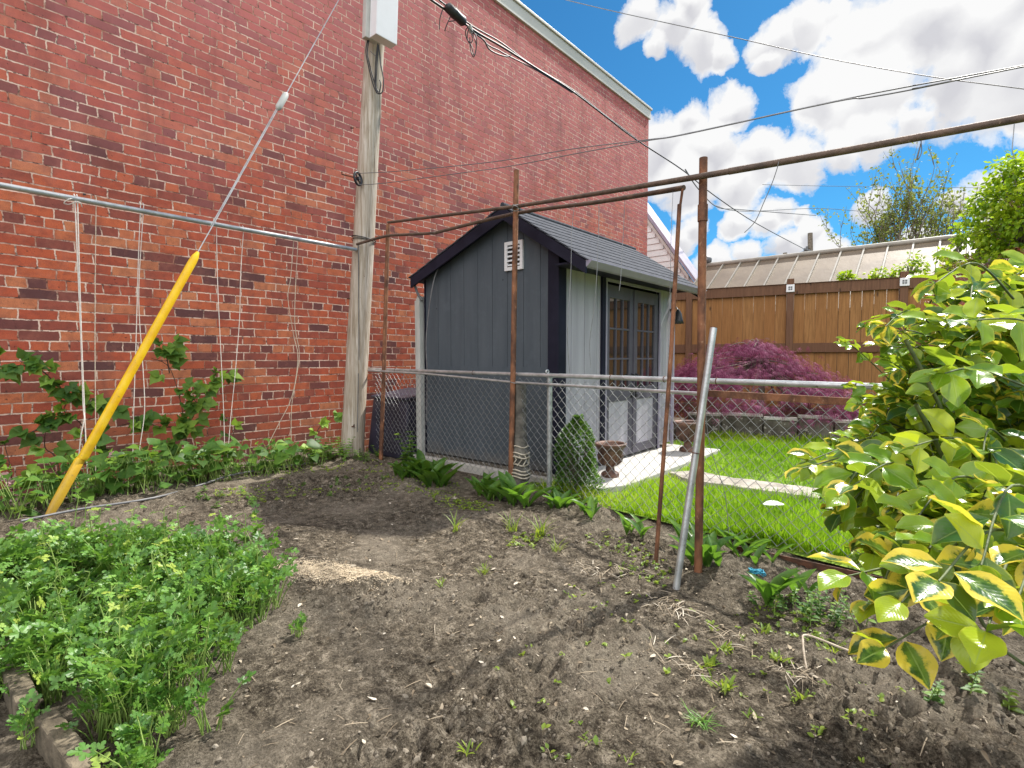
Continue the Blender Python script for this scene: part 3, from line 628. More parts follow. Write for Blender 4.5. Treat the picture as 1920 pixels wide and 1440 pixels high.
mb.split('loose_wire', M['cable'], ac)
mb = MB(); mb.tube(fpath([(1030,-8,12),(1150,21,11.4),(1380,71,10.5),(1560,111,9.9),(1760,146,9.2),(1960,172,8.6)], 6, 9.0), .008, 6)
tag(mb.build('telephone_wire', M['greycable']), 'thin overhead wire crossing the clouds high above', 'wire')
mb = MB(); mb.tube(fpath([(1285,318,11.5),(1310,355,14),(1345,388,17),(1390,393,20),(1530,404,27)]), .016, 5); mb.tube(fpath([(1340,385,17),(1400,396,20),(1545,391,28),(1700,402,31),(1850,398,34)]), .014, 5)
mb.tube(fpath([(1430,346,22),(1560,349,28),(1700,351,31),(1860,352,34)]), .012, 5)
tag(mb.build('distant_wire', M['greycable']), 'faint far wires low in the sky behind the bare tree', 'wire')
fp = thing('distant_pole', 'grey far utility pole standing beyond the metal roof', 'pole', tuple(at(1521,560,29)))
mb = MB(); mb.tube([at(1522,640,29), at(1519,437,29)], [.16,.12], 10); mb.build('shaft', M['bark'], fp)
mb = MB(); mb.tube([at(1508,467,28.9), at(1520,472,28.9)], .08, 6); mb.tube([at(1513,462,28.9), at(1513,476,28.9)], .06, 6); mb.tube(fpath([(1512,470,28.9),(1500,474,28.9),(1487,482,28.9)],3), .03, 5); mb.build('crossarm', M['greycable'], fp)
fq = MB().tube([at(1472,640,31), at(1472,474,31)], [.13,.11], 8).build('distant_post', M['bark']); tag(fq, 'short grey post just showing above the roof ridge', 'post')
# ------------------------------------------------------------------ chain link fence
cf = thing('chain_link_fence', 'waist high galvanised chain link fence dividing garden and lawn', 'fence', (3.1, fy(3.1), 0))
def fpt(x, z, off=0.0): return Vector((x, fy(x)+off, z))
A_ = onF(672, 691.5); B_ = onF(1660, 725.5); e = (B_-A_); B2 = B_+e*.28
mb = MB(); mb.tube([A_, A_.lerp(B_,.4), A_.lerp(B_,.42), B2], .0155, 14); mb.build('top_rail', M['galv'], cf)
rz = lambda x: A_.z+(x-A_.x)*(B_.z-A_.z)/(B_.x-A_.x)
mb = MB()
for u in (742, 888, 1146, 1344, 1606, 1246): 
    c = onF(u, 691.5+(u-672)*.0344); mb.tube(ring(c, e, .017, 14), .0025, 5)
mb.split('rail_tie', M['darkrust'], cf)
mb = MB()
p0 = onF(1030, 945, .03); xq = p0.x; top = Vector((xq, fy(xq)+.03, rz(xq)-.02))
mb.tube([Vector((xq, fy(xq)+.03, -.05)), top], .0195, 14); 
mb.build('line_post', M['galv'], cf)
mb = MB(); mb.tube([top, top+Vector((0,0,.02)), top+Vector((0,0,.035))], [.027,.025,.012], 12); mb.tube(ring(top+Vector((0,-.03,.045)), Vector((1,-.2,.0)), .013, 14), .006, 6); mb.build('post_cap', M['galv'], cf)
mb = MB()
for z in (.80, .33): mb.tube(ring(Vector((xq, fy(xq)+.03, z)), Vector((.1,0,1)), .025, 14), .0025, 5)
mb.tube([Vector((xq-.03,fy(xq),.815)),Vector((xq,fy(xq)-.002,.80)),Vector((xq+.035,fy(xq)-.01,.812))], .003, 5); mb.split('post_tie', M['wire'], cf)
for xx in (6.62,):
    MB().tube([fpt(xx,-.05,.03), fpt(xx, rz(xx)-.02,.03)], .022, 12).build('line_post', M['galv'], cf)
# woven wire
L0, L1 = .62, 7.3; pz = .035; mb = MB(); nw = int((L1-L0)/pz); zb = .045
VV = []; FF = []
for i in range(nw):
    pts = []; x0 = L0+i*pz; nj = int((rz(x0)-zb-.0)/pz)
    for j in range(nj+1):
        k = (j+i) % 2; x = x0+pz*k; s_ = .004 if (k) else -.004
        sag = .006*math.sin(x*2.3+j*.21)+.003*math.sin(x*7.1)
        pts.append(fpt(x+.004*math.sin(j*.5+x*3), zb+j*pz+.004*math.sin(x*5.0), s_+sag-.012))
    for a, b in zip(pts[:-1], pts[1:]):
        d = b-a; sx = Vector((-d.z, 0, d.x)).normalized()*.0016; o_ = Vector((0,.0016,0)); base = len(VV)
        VV += [a+sx, a-sx*.5+o_, a-sx*.5-o_, b+sx, b-sx*.5+o_, b-sx*.5-o_]
        FF += [(base,base+1,base+4,base+3),(base+1,base+2,base+5,base+4),(base+2,base,base+3,base+5)]
MB().add(VV, FF, True).build('woven_mesh', M['wire'], cf)

# ------------------------------------------------------------------ rusty pipe trellis
tf = thing('pipe_trellis', 'rusty steel pipe trellis frame standing along the chain link fence', 'trellis', (2.6, 2.8, 0))
b1 = G(714, 862); t1 = at(728, 421, 5.32); b2 = G(957, 918); b2.z = -.04; t2 = at(968.5, 319, 4.05); b3 = G(1309, 1072); b3.z = -.04; t3 = at(1319, 296, 2.485)
for b, t, nm in ((b1,t1,0),(b2,t2,1),(b3,t3,2)):
    MB().tube([b, b.lerp(t,.4)+Vector((.004,0,0)), b.lerp(t,.75), t], (.0205, .0205, .0185)[nm], 14).build('post', M['rust'], tf)
mb = MB(); c1 = b3.lerp(t3, (1072-410)/(1072-296.)); c2 = b3.lerp(t3, (1072-380)/(1072-296.)); mb.tube([c1, c2], .0225, 14); mb.build('pipe_coupling', M['rust'], tf)
j1 = at(728, 417, 5.32); j2 = at(968, 387, 4.0); j3 = at(1320, 331, 2.44); j4 = at(1980, 210, 2.0); j4 = j4+(j4-at(1600,280,2.22))*1.6
mb = MB(); mb.tube([j1, j1.lerp(j2,.5), j2, j2.lerp(j3,.5), j3+Vector((0,-.01,0)), at(1374,320,2.40)], .0135, 12); mb.tube([at(1366,321.5,2.405), at(1600,280,2.22), j4], .0148, 12); mb.split('top_bar', M['oldsteel'], tf)
mb = MB(); mb.tube(smooth_path([at(669,458,5.43), at(722,443,5.25), at(760,440,5.05), at(813,437,4.8), at(830,433,4.72), at(968,400,4.1), at(1120,379,3.3), at(1282,352,2.62)], 4), .0135, 10); mb.build('lower_bar', M['oldsteel'], tf)
k1, k2, k3 = at(1280,354,2.62), at(1274,395,2.62), G(1229,1056)
k3.z = -.03
mb = MB(); mb.tube([k1, k1.lerp(k2,.5), k2], .0065, 10); mb.tube([k2+Vector((0,0,.03)), k2.lerp(k3,.4)+Vector((.006,0,0)), k3], .0105, 10); mb.split('leaning_brace', M['rust'], tf)
mb = MB()
for c, a in ((at(968,388,3.98), Vector((.5,.3,1))), (at(968,390,3.98), Vector((-.5,.3,1)))): mb.tube(ring(c, a, .031, 16), .003, 5)
mb.tube(ring(at(964,717,4.02), Vector((.2,0,1)), .028, 14), .003, 5); mb.split('wire_tie', M['wire'], tf)
# thin mid pipe, brown angle bar, bottom rails (loose pieces tied to the posts)
m1, m2 = at(690,694.5,5.2), at(1322,739,2.55)
mb = MB(); mb.tube([m1, at(800,701,4.75), at(964,717,4.05), at(1150,728,3.25), m2], .0095, 10); tag(mb.build('thin_pipe', M['galv']), 'thin galvanised pipe tied to the rusty posts below the top rail', 'pipe')
mb = MB(); q1, q2 = at(1316,737,2.50), at(1700,760,1.98)
mb.bar(q1, q2, .006, .030); mb.bar(q1+Vector((-.01,.012,.012)), q2+Vector((-.01,.012,.012)), .024, .005); tag(mb.build('angle_bar', M['rust']), 'rusty brown angle bar running just below the galvanised top rail', 'metal bar')
def ground_bar(label, a, b):
    mb = MB(); mb.bar(a, b, .006, .034); mb.bar(a+Vector((0,.014,-.015)), b+Vector((0,.014,-.015)), .026, .005); tag(mb.build('bottom_bar', M['darkrust']), label, 'metal bar', 'rusty bars along the fence foot')
ground_bar('rusty bottom bar behind the lily leaves beside the middle rusty post', onF(845,903,-.05), onF(1030,951,-.05))
ground_bar('rusty bottom bar between the galvanised fence post and the rusty brace', onF(1040,955,-.06), onF(1240,1000,-.06))
ground_bar('long rusty bottom bar passing under the variegated shrub', onF(1330,1018,-.06), onF(1830,1128,-.06))
lp = thing('leaning_pipe', 'loose galvanised pipe leaning against the rusty post and fence rail', 'pipe', tuple(G(1268,1095)))
a = G(1267,1097); a.z -= .03; b = at(1338,615,2.42); mb = MB(); mb.tube([a, a.lerp(b,.5)+Vector((0,0,-.004)), b], .0155, 14); mb.build('tube', M['galv'], lp)
mb = MB(); c = b; mb.tube([c, c+(b-a).normalized()*.004], .0125, 12); mb.build('rusty_end', M['darkrust'], lp)
mb = MB(); cc = a.lerp(b, .52); mb.tube(ring(cc, b-a, .0165, 14), .0025, 5); mb.build('wire_tie', M['darkrust'], lp)
# strings hanging from the trellis
def string(label, pts, r=.0018, mat='wire', grp='strings hanging from the trellis bars'):
    mb = MB(); mb.tube(fpath(pts, 4), r, 5); tag(mb.build('string', M[mat]), label, 'string', grp)
string('thin string hanging across the pale front wall of the shed, nearest its dark corner', [(1077,383,3.5),(1072,440,3.5),(1070,520,3.5),(1064,620,3.5),(1068,700,3.55)])
string('thin string hanging in front of the shed fascia before the glazed doors', [(1123,379,3.28),(1122,450,3.28),(1116,560,3.28),(1106,640,3.3),(1108,690,3.3)])
string('short string dropping from the bar over the glazed doors', [(1172,372,3.05),(1168,450,3.05),(1164,520,3.05),(1161,545,3.05)], .0015)
string('thin wire hanging straight down beside the leaning rusty brace', [(1262,357,2.68),(1258,450,2.66),(1256,560,2.66),(1252,700,2.66)], .0012)
string('bent wire trailing from the top bar in front of the low clouds', [(1460,303,2.31),(1457,316,2.31),(1447,345,2.31),(1432,380,2.32),(1416,415,2.33),(1396,436,2.33)], .0018, 'greycable')
string('forked wire tied to the top bar above the bare tree', [(1733,256,2.15),(1727,264,2.15),(1728,285,2.15),(1720,300,2.15),(1727,268,2.15),(1716,305,2.15)], .0018, 'greycable')
string('curly wire hanging from the bar end near the pink flowering tree', [(1902,230,2.04),(1900,255,2.04),(1898,280,2.04),(1901,297,2.04),(1890,292,2.04)], .0015)
string('limp green string draped over the chain link beside the leaning pipe', [(1330,640,2.45),(1322,690,2.44),(1322,760,2.44),(1330,830,2.44),(1345,880,2.44),(1360,930,2.44),(1366,1000,2.44)], .0016)

# ------------------------------------------------------------------ shed
sh = thing('garden_shed', 'charcoal garden shed with pale front and glazed double doors', 'shed', (2.2, 4.5, .05))
RX, RZ = 2.42, 2.235      # ridge
EXF, EZF = 3.21, 1.715     # front eave edge
EXB, EZB = 1.25, 1.775     # back eave edge
RY0, RY1 = 3.31, 5.60
def roof_z(x): return RZ-(x-RX)*(RZ-EZF)/(EXF-RX) if x > RX else RZ-(RX-x)*(RZ-EZB)/(RX-EXB)
zb0 = .095
mb = MB(); xs = [SX0+.0]; x = SX0
while x < SX1-.14: x += .172; xs.append(min(x, SX1))
if SX1-xs[-1] > .01: xs.append(SX1)
for k in range(len(xs)-1):
    a, b = xs[k]+.002, xs[k+1]-.002; mid = [RX] if a < RX < b else []
    topp = [(q, SY0, roof_z(q)-.055) for q in [a]+mid+[b]]
    mb.prism([(a,SY0,zb0),(b,SY0,zb0)]+topp[::-1], (0,.018,0))
    g = xs[k+1]-.035
    if g > a+.02 and k % 1 == 0: pass
mb.prism([(SX0,SY0+.012,zb0+.004),(SX1,SY0+.012,zb0+.004),(SX1,SY0+.012,roof_z(SX1)-.06),(RX,SY0+.012,RZ-.06),(SX0,SY0+.012,roof_z(SX0)-.06)], (0,.03,0))
mb.build('gable_wall', M['shedgrey'], sh)
MB().box(SX0+.015, SX1-.095, SY0-.009, SY0-.0025, zb0+.004, .93).build('lower_skirt_panel', M['shedgrey'], sh)
mb = MB(); mb.prism([(SX0,SY1,zb0),(SX1-.03,SY1,zb0),(SX1-.03,SY1,roof_z(SX1)-.07),(RX,SY1,RZ-.07),(SX0,SY1,roof_z(SX0)-.07)], (0,-.03,0)); mb.box(SX0, SX0+.03, SY0+.05, SY1-.04, zb0, roof_z(SX0)-.07); mb.build('rear_wall', M['shedgrey'], sh)
mb = MB(); DY0, DY1, DZ0, DZ1 = 4.13, 5.20, .085, 1.655; ztop = roof_z(SX1)-.06
ys = [SY0+.095]
for w in (.085,.20,.20): ys.append(ys[-1]+w)
ys[-1] = min(ys[-1], DY0-.07)
for a, b in zip(ys[:-1], ys[1:]): mb.box(SX1-.02, SX1, a+.003, b-.003, zb0, ztop)
if DY0-.075-ys[-1] > .02: mb.box(SX1-.02, SX1, ys[-1]+.003, DY0-.078, zb0, ztop)
for a, b in ((DY1+.045,DY1+.13),(DY1+.13,DY1+.25),(DY1+.25,SY1-.03)): mb.box(SX1-.02, SX1, a+.003, b-.003, zb0, ztop)
mb.box(SX1-.035, SX1-.012, SY0+.05, DY0-.05, zb0+.003, ztop-.003); mb.box(SX1-.035, SX1-.012, DY1+.03, SY1-.035, zb0+.003, ztop-.003); mb.box(SX1-.03, SX1-.012, DY0-.05, DY1+.03, DZ1+.03, ztop-.002)
mb.build('front_wall', M['shedlight'], sh)
mb = MB(); mb.box(SX1-.09, SX1+.012, SY0-.014, SY0-.001, zb0-.01, roof_z(SX1)-.06); mb.box(SX1+.002, SX1+.013, SY0-.001, SY0+.09, zb0-.01, ztop); mb.box(SX0-.012, SX0-.001, SY0-.012, SY0+.06, zb0-.01, roof_z(SX0)-.06); mb.split('corner_board', M['trim'], sh)
mb = MB(); mb.box(SX1+.002, SX1+.022, DY0-.075, DY0-.01, .06, DZ1+.09); mb.box(SX1-.012, SX1+.010, DY1+.005, DY1+.042, .06, DZ1+.05); mb.split('door_frame', M['trim'], sh)
mb = MB(); mb.box(SX1+.003, SX1+.026, DY0-.022, DY0-.001, .07, DZ1+.022); mb.box(SX1+.003, SX1+.026, DY0-.022, DY1+.018, DZ1+.0225, DZ1+.045); mb.box(SX1+.011, SX1+.026, DY1+.001, DY1+.022, .07, DZ1+.022); mb.split('door_trim', M['fascia'], sh)
def door(y0, y1, hinge):
    xo = SX1+.004; z0, z1 = DZ0, DZ1; st = .075; gz0, gz1 = z0+.64, z1-.115
    mb = MB(); mb.box(xo-.03, xo, y0, y0+st, z0, z1); mb.box(xo-.03, xo, y1-st, y1, z0, z1); mb.box(xo-.029, xo-.001, y0+st, y1-st, z0, z0+.09); mb.box(xo-.029, xo-.001, y0+st, y1-st, z0+.52, gz0); mb.box(xo-.029, xo-.001, y0+st, y1-st, gz1, z1)
    d = mb.build('door', M['doorgrey'], sh, bevel=.003)
    w = y1-y0-2*st; mb = MB(); mb.box(xo-.024, xo-.012, y0+st, y1-st, z0+.09, z0+.52); mb.build('lower_panel', M['shedlight'], sh)
    mb = MB()
    for k in (1,2): mb.box(xo-.026, xo-.003, y0+st+w*k/3-.008, y0+st+w*k/3+.008, gz0, gz1)
    for k in (1,2): mb.box(xo-.025, xo-.004, y0+st, y1-st, gz0+(gz1-gz0)*k/3-.008, gz0+(gz1-gz0)*k/3+.008)
    mb.build('muntins', M['doorgrey'], sh)
    MB().box(xo-.020, xo-.016, y0+st-.003, y1-st+.003, gz0-.003, gz1+.003).build('window_pane', M['pane'], sh)
    hy = y1-.035 if hinge < 0 else y0+.035; zc = gz0-.0+.05
    mb = MB(); mb.tube(smooth_path([(xo,hy,zc-.10),(xo+.02,hy,zc-.09),(xo+.045,hy,zc-.04),(xo+.048,hy,zc+.02),(xo+.03,hy,zc+.065),(xo,hy,zc+.075)],5), .008, 8); mb.tube([(xo,hy,zc-.13),(xo+.022,hy,zc-.13)], .016, 12); mb.box(xo+.0003, xo+.006, hy-.016, hy+.016, zc-.15, zc-.05); mb.build('door_handle', M['black'], sh)
ym = (DY0+DY1)/2; door(DY0+.002, ym-.004, -1); door(ym+.004, DY1-.002, 1)
MB().box(SX1+.005, SX1+.016, ym-.014, ym+.014, DZ0+.01, DZ1-.01).build('door_astragal', M['doorgrey'], sh)
MB().box(SX1-.3, SX1-.29, DY0, DY1, .06, 1.7).build('dark_interior', M['trim'], sh)
# vent
mb = MB(); vy = SY0-.018; vc = online(964, 480, (0,SY0), (1,SY0)); vx0, vx1, vz0, vz1 = vc.x-.088, vc.x+.105, vc.z-.118, vc.z+.118
mb.box(vx0, vx1, vy-.004, vy+.017, vz0, vz0+.028); mb.box(vx0, vx1, vy-.004, vy+.017, vz1-.028, vz1); mb.box(vx0, vx0+.028, vy-.004, vy+.017, vz0+.028, vz1-.028); mb.box(vx1-.028, vx1, vy-.004, vy+.017, vz0+.028, vz1-.028)
vent = mb.build('gable_vent', M['whitemetal'], sh)
mb = MB()
for k in range(5):
    z = vz0+.040+k*.036; mb.obox(((vx0+vx1)/2, vy+.006, z+.006), ((vx1-vx0)/2-.026,0,0), (0,.010,.010), (0,-.0015,.0015))
mb.build('louvre_slats', M['whitemetal'], sh)
MB().box(vx0+.02, vx1-.02, vy+.013, vy+.017, vz0+.02, vz1-.02).build('vent_backing', M['black'], sh)
# roof
mb = MB(); nC = 9
for side, (ex, ez) in ((1,(EXF,EZF)),(-1,(EXB,EZB))):
    for k in range(nC):
        t0, t1 = k/nC, (k+1)/nC+.02; a = Vector((RX+(ex-RX)*t0, 0, RZ+(ez-RZ)*t0)); b = Vector((RX+(ex-RX)*min(t1,1.02), 0, RZ+(ez-RZ)*min(t1,1.02)))
        n_ = Vector((-(b.z-a.z), 0, b.x-a.x)).normalized()*side*.5; n_ = n_ if n_.z > 0 else -n_; n_.normalize()
        p = [a+n_*.006, b+n_*.011, b+n_*.003, a-n_*.004]
        mb.prism([Vector((q.x, RY0, q.z)) for q in p], (0, RY1-RY0, 0))
mb.tube([(RX,RY0-.002,RZ+.008),(RX,RY1+.002,RZ+.008)], .022, 8)
roof = mb.build('roof', M['shingle'], sh)
mb = MB()
for (ex, ez) in ((EXF-.01,EZF-.012),(EXB+.01,EZB-.012)): 
    mb.prism([(RX,RY0+.03,RZ-.01),(ex,RY0+.03,ez-.01),(ex,RY0+.03,ez-.035),(RX,RY0+.03,RZ-.035)], (0,RY1-RY0-.06,0))
mb.split('roof_deck', M['trim'], sh)
mb = MB()
for (ex, ez) in ((EXF,EZF),(EXB,EZB)):
    s_ = 1 if ex > RX else -1
    mb.prism([(RX,RY0+.004,RZ-.008),(ex,RY0+.004,ez-.008),(ex,RY0+.004,ez-.10),(RX,RY0+.004,RZ-.11)][::s_], (0,.022,0))
    mb.prism([(RX,RY1-.026,RZ-.008),(ex,RY1-.026,ez-.008),(ex,RY1-.026,ez-.10),(RX,RY1-.026,RZ-.11)][::s_], (0,.022,0))
mb.split('rake_board', M['trim'], sh)
mb = MB(); mb.box(SX1+.02, EXF-.03, RY0+.03, RY1-.03, EZF-.012, EZF-.002+.012-.012+.004); mb.build('soffit', M['trim'], sh)
mb = MB(); mb.prism([(EXF-.014,RY0+.01,EZF-.055),(EXF+.012,RY0+.01,EZF-.050),(EXF+.05,RY0+.01,EZF-.012),(EXF+.05,RY0+.01,EZF-.004),(EXF-.014,RY0+.01,EZF-.004)], (0,RY1-RY0-.02,0)); mb.build('gutter', M['fascia'], sh)
mb = MB(); mb.tube(smooth_path([at(827,492,4.98),at(815,520,4.98),at(806,570,4.98),at(799,640,4.98),at(801,700,4.98),at(800,790,4.99)],4), .006, 6); mb.tube(smooth_path([(1.25,3.36,1.72),(1.28,3.38,1.62),(1.32,3.40,1.56)],4), .012, 8); mb.split('loose_cable', M['greycable'], sh)
# lantern by the doors
lx, ly = SX1, 5.5; lz = 1.52
mb = MB(); mb.tube([(lx,ly,lz),(lx+.07,ly,lz+.02),(lx+.09,ly,lz-.01)], .008, 8); mb.lathe([(.012,.02),(.035,-.02),(.05,-.09),(.062,-.13),(.055,-.132)], (lx+.09,ly,lz-.02), 14); mb.lathe([(.03,0),(.03,.015)], (lx+.015,ly,lz-.008), 12); mb.build('wall_lantern', M['black'], sh)
mb = MB(); mb.box(SX1+.02, SX1+.045, SY1-.06, SY1-.03, .07, 1.60); mb.build('downspout', M['fascia'], sh)
MB().box(SX0-.01, SX1+.012, SY0-.012, SY0+.06, -.02, zb0-.012).build('foundation', M['block'], sh)

# metal panels leaning in the gap, black bin
mp = thing('sheet_metal_stack', 'upright stack of white metal panels wedged beside the shed', 'metal panel', (1.15,3.33,0))
bx = at(786, 862, 5.17); bx.z = 0; tp = at(783, 556, 5.2); off = at(771, 556, 5.2)-tp
for k, (w, dy) in enumerate(((.018,.0),(.016,.03),(.022,.06))):
    mb = MB(); d0 = Vector((-.045*k+.035, dy*.8, 0)); d1 = Vector((-.05*k+.02, dy, -.015*k))
    mb.add([bx+d0+Vector((-w,-.012,0)), bx+d0+Vector((w,-.012,0)), bx+d0+Vector((w,.35,0)), bx+d0+Vector((-w,.35,0)), tp+d1+Vector((-w,-.012,0)), tp+d1+Vector((w,-.012,.0)), tp+d1+Vector((w,.35,0)), tp+d1+Vector((-w,.35,0))], [(3,2,1,0),(4,5,6,7),(0,1,5,4),(1,2,6,5),(2,3,7,6),(3,0,4,7)])
    mb.build('panel', M['greymetal'], mp)
bn = thing('compost_bin', 'black plastic bin standing between the brick wall and the shed', 'bin', (.78,3.7,0))
mb = MB(); bl, br = at(697,745,5.7), at(778,745,5.45)
x0, x1, y0, z1 = bl.x+.02, 1.08, bl.y, .575
mb.add([(x0-.05,y0-.05,-.02),(x1+.05,y0-.05,-.02),(x1+.05,y0+.6,-.02),(x0-.05,y0+.6,-.02),(x0,y0,z1),(x1,y0,z1),(x1,y0+.5,z1+.06),(x0,y0+.5,z1+.06)], [(3,2,1,0),(4,5,6,7),(0,1,5,4),(1,2,6,5),(2,3,7,6),(3,0,4,7)])
mb.build('body', M['bin'], bn, bevel=.02)
mb = MB(); mb.add([(x0-.02,y0-.02,z1+.003),(x1+.02,y0-.02,z1+.003),(x1+.02,y0+.5,z1+.065),(x0-.02,y0+.5,z1+.065),(x0-.02,y0-.02,z1+.03),(x1+.02,y0-.02,z1+.03),(x1+.02,y0+.5,z1+.095),(x0-.02,y0+.5,z1+.095)], [(3,2,1,0),(4,5,6,7),(0,1,5,4),(1,2,6,5),(2,3,7,6),(3,0,4,7)]); mb.build('lid', M['bin'], bn, bevel=.01)

# carved ornament column behind the middle post
oc = at(976, 880, 4.06); oc.z = 0
og = thing('ornament_column', 'weathered carved garden column with rope rings behind the rusty post', 'garden ornament', tuple(oc))
mb = MB(); mb.lathe([(.052,.40),(.050,.42),(.046,.50),(.044,.70),(.046,.82)], oc, 18); mb.build('shaft', M['ornament'], og)
mb = MB(); mb.lathe([(.07,-.02),(.075,.03),(.06,.06),(.072,.09),(.078,.14),(.06,.17),(.045,.20),(.06,.23),(.07,.27),(.062,.31),(.05,.35),(.055,.38),(.045,.41)], oc, 20, True, .06); mb.build('turned_base', M['ornament'], og)
mb = MB()
for z, r in ((.10,.082),(.125,.08),(.15,.074),(.19,.060),(.25,.072),(.28,.070),(.33,.06)): 
    mb.tube([p+Vector((0,0,.006*math.sin(i*1.1))) for i, p in enumerate(ring(Vector(oc)+Vector((0,0,z)), Vector((.05,.05,1)), r, 20))], .006, 6)
for k in range(10):
    a = k*.628; mb.tube([(oc.x+.07*math.cos(a),oc.y+.07*math.sin(a),.19),(oc.x+.066*math.cos(a+.5),oc.y+.066*math.sin(a+.5),.235),(oc.x+.07*math.cos(a+.2),oc.y+.07*math.sin(a+.2),.27)], .005, 5)
mb.build('rope_rings', M['ringpale'], og)

# urns
def urn(label, p, s):
    t = thing('urn_planter', label, 'urn', tuple(p), 'cast urns by the shed doors')
    mb = MB(); mb.lathe([(.075*s,0),(.078*s,.02*s),(.07*s,.035*s),(.04*s,.05*s),(.035*s,.085*s),(.05*s,.105*s),(.085*s,.13*s),(.10*s,.17*s),(.108*s,.22*s),(.118*s,.25*s),(.135*s,.265*s),(.14*s,.285*s),(.128*s,.292*s),(.11*s,.285*s),(.10*s,.25*s)], p, 28, True, .015); mb.build('bowl', M['urn'], t)
    mb = MB()
    for k in range(12):
        a = k*math.pi/6; mb.tube([(p[0]+.052*s*math.cos(a),p[1]+.052*s*math.sin(a),p[2]+.10*s),(p[0]+.092*s*math.cos(a),p[1]+.092*s*math.sin(a),p[2]+.135*s),(p[0]+.108*s*math.cos(a),p[1]+.108*s*math.sin(a),p[2]+.19*s)], [.008*s,.012*s,.006*s], 6)
    mb.build('gadroon_ribs', M['urn'], t)
    mb = MB(); mb.lathe([(.108*s,.235*s),(.06*s,.255*s),(.01*s,.262*s)], p, 20); mb.build('potting_soil', M['soil'], t)
u1 = G(1144, 893, .055); urn('brown cast urn on the slab between the clipped boxwood and the doors', u1, .93)
u2 = G(1289, 846, .055); urn('brown cast urn at the far corner of the white slab', u2, 1.05)

# ------------------------------------------------------------------ wooden privacy fence
wp = at(1500, 672, 8.0); wd = (RT*.875-F0*.485); wd.z = 0; wd.normalize(); wn = Vector((wd.y, -wd.x, 0))
wp.z = 0
def W_(s, z, o=0): return wp+wd*s+wn*o+Vector((0,0,z))
def w_s(u): # distance along the fence for a picture column
    d = ray(u, 672); n = wn; t = (wp-CAM).dot(n)/d.dot(n); return (CAM+d*t-wp).dot(wd)
wf = thing('wooden_fence', 'tall brown stained wooden privacy fence behind the lawn', 'fence', tuple(wp))
H = 2.10; posts = [w_s(1255)-2.05, w_s(1291), w_s(1479), w_s(1690)]; sp_ = posts[-1]-posts[-2]; posts += [posts[-1]+sp_, posts[-1]+2*sp_]
for k, s0 in enumerate(posts):
    top_ = H+.09
    mb = MB(); mb.obox(W_(s0, top_/2-.03, .0), wd*.047, wn*.047, (0,0,top_/2+.03)); mb.build('post', M['rail'], wf, bevel=.005, rnd=[.3]*8)
    if k in (2, 3):
        mb = MB(); mb.obox(W_(s0, H-.055, .06), wd*.055, wn*.011, (0,0,.055)); pl_ = mb.build('post_light', M['whitemetal'], wf, bevel=.004)
        mb = MB()
        for a in (-1,1):
            for b in (-1,1): mb.obox(W_(s0+a*.015, H-.055+b*.015, .073), wd*.011, wn*.002, (0,0,.011))
        mb.build('light_lens', M['greycable'], pl_)
for k in range(len(posts)-1):
    a, b = posts[k]+.048, posts[k+1]-.048; nb = max(2, round((b-a)/.145)); w = (b-a)/nb; mb = MB(); rn = []
    for i in range(nb):
        g = random.choice((.002,.003,.004,.005,.008)); s0 = a+i*w; mb.obox(W_(s0+w/2, (H-.06)/2+.02+random.uniform(-.004,.004), -.012+random.uniform(-.004,.004)), wd*(w/2-g/2), wn*.009, (0,0,(H-.06)/2)); rn += [random.random()]*8
    mb.build('board_panel', M['board'], wf, rnd=rn)
    mb = MB(); mb.obox(W_((a+b)/2, H-.065, .02), wd*((b-a)/2-.001), wn*.019, (0,0,.075)); mb.obox(W_((a+b)/2, H+.0135, .0), wd*((b-a)/2-.002), wn*.055, (0,0,.0025)); mb.build('top_rail', M['rail'], wf, rnd=[random.random()]*16)
    mb = MB(); mb.obox(W_((a+b)/2, 1.16, .018), wd*((b-a)/2-.001), wn*.018, (0,0,.068)); mb.build('mid_rail', M['rail'], wf, rnd=[random.random()]*8)
    mb = MB(); mb.obox(W_((a+b)/2, .2, .018), wd*((b-a)/2-.001), wn*.018, (0,0,.065)); mb.build('bottom_rail', M['rail'], wf, rnd=[random.random()]*8)

# stone edging of the raised bed under the purple shrub
bed = thing('stone_edging', 'low stone block edging of the bed under the wine red shrub', 'garden edging', tuple(G(1480,825)))
e0, e1 = G(1290,812), G(1720,838); de = (e1-e0); Ld = de.length; de.normalize(); ne = Vector((-de.y,de.x,0)); s_ = 0
while s_ < Ld:
    w = random.uniform(.36,.5); c = e0+de*(s_+w/2); hh = random.uniform(.125,.15); MB().obox(c+Vector((0,0,hh-.02)), de*(w/2-.008), ne*.06, (0,0,hh)).build('stone_block', M['block'], bed, bevel=.012); 
    MB().obox(c+Vector((0,0,2*hh+.001-.005)), de*(w/2-.003), ne*.075, (0,0,.016)).build('coping', M['concrete'], bed, bevel=.006); s_ += w
bs = MB().prism([e0+ne*.04+Vector((0,0,-.02)), e1+ne*.04+Vector((0,0,-.02)), e1+ne*1.3+Vector((0,0,-.02)), e0+ne*1.3+Vector((0,0,-.02))], (0,0,.20)).build('bed_soil', M['soil']); tag(bs, kind='structure')

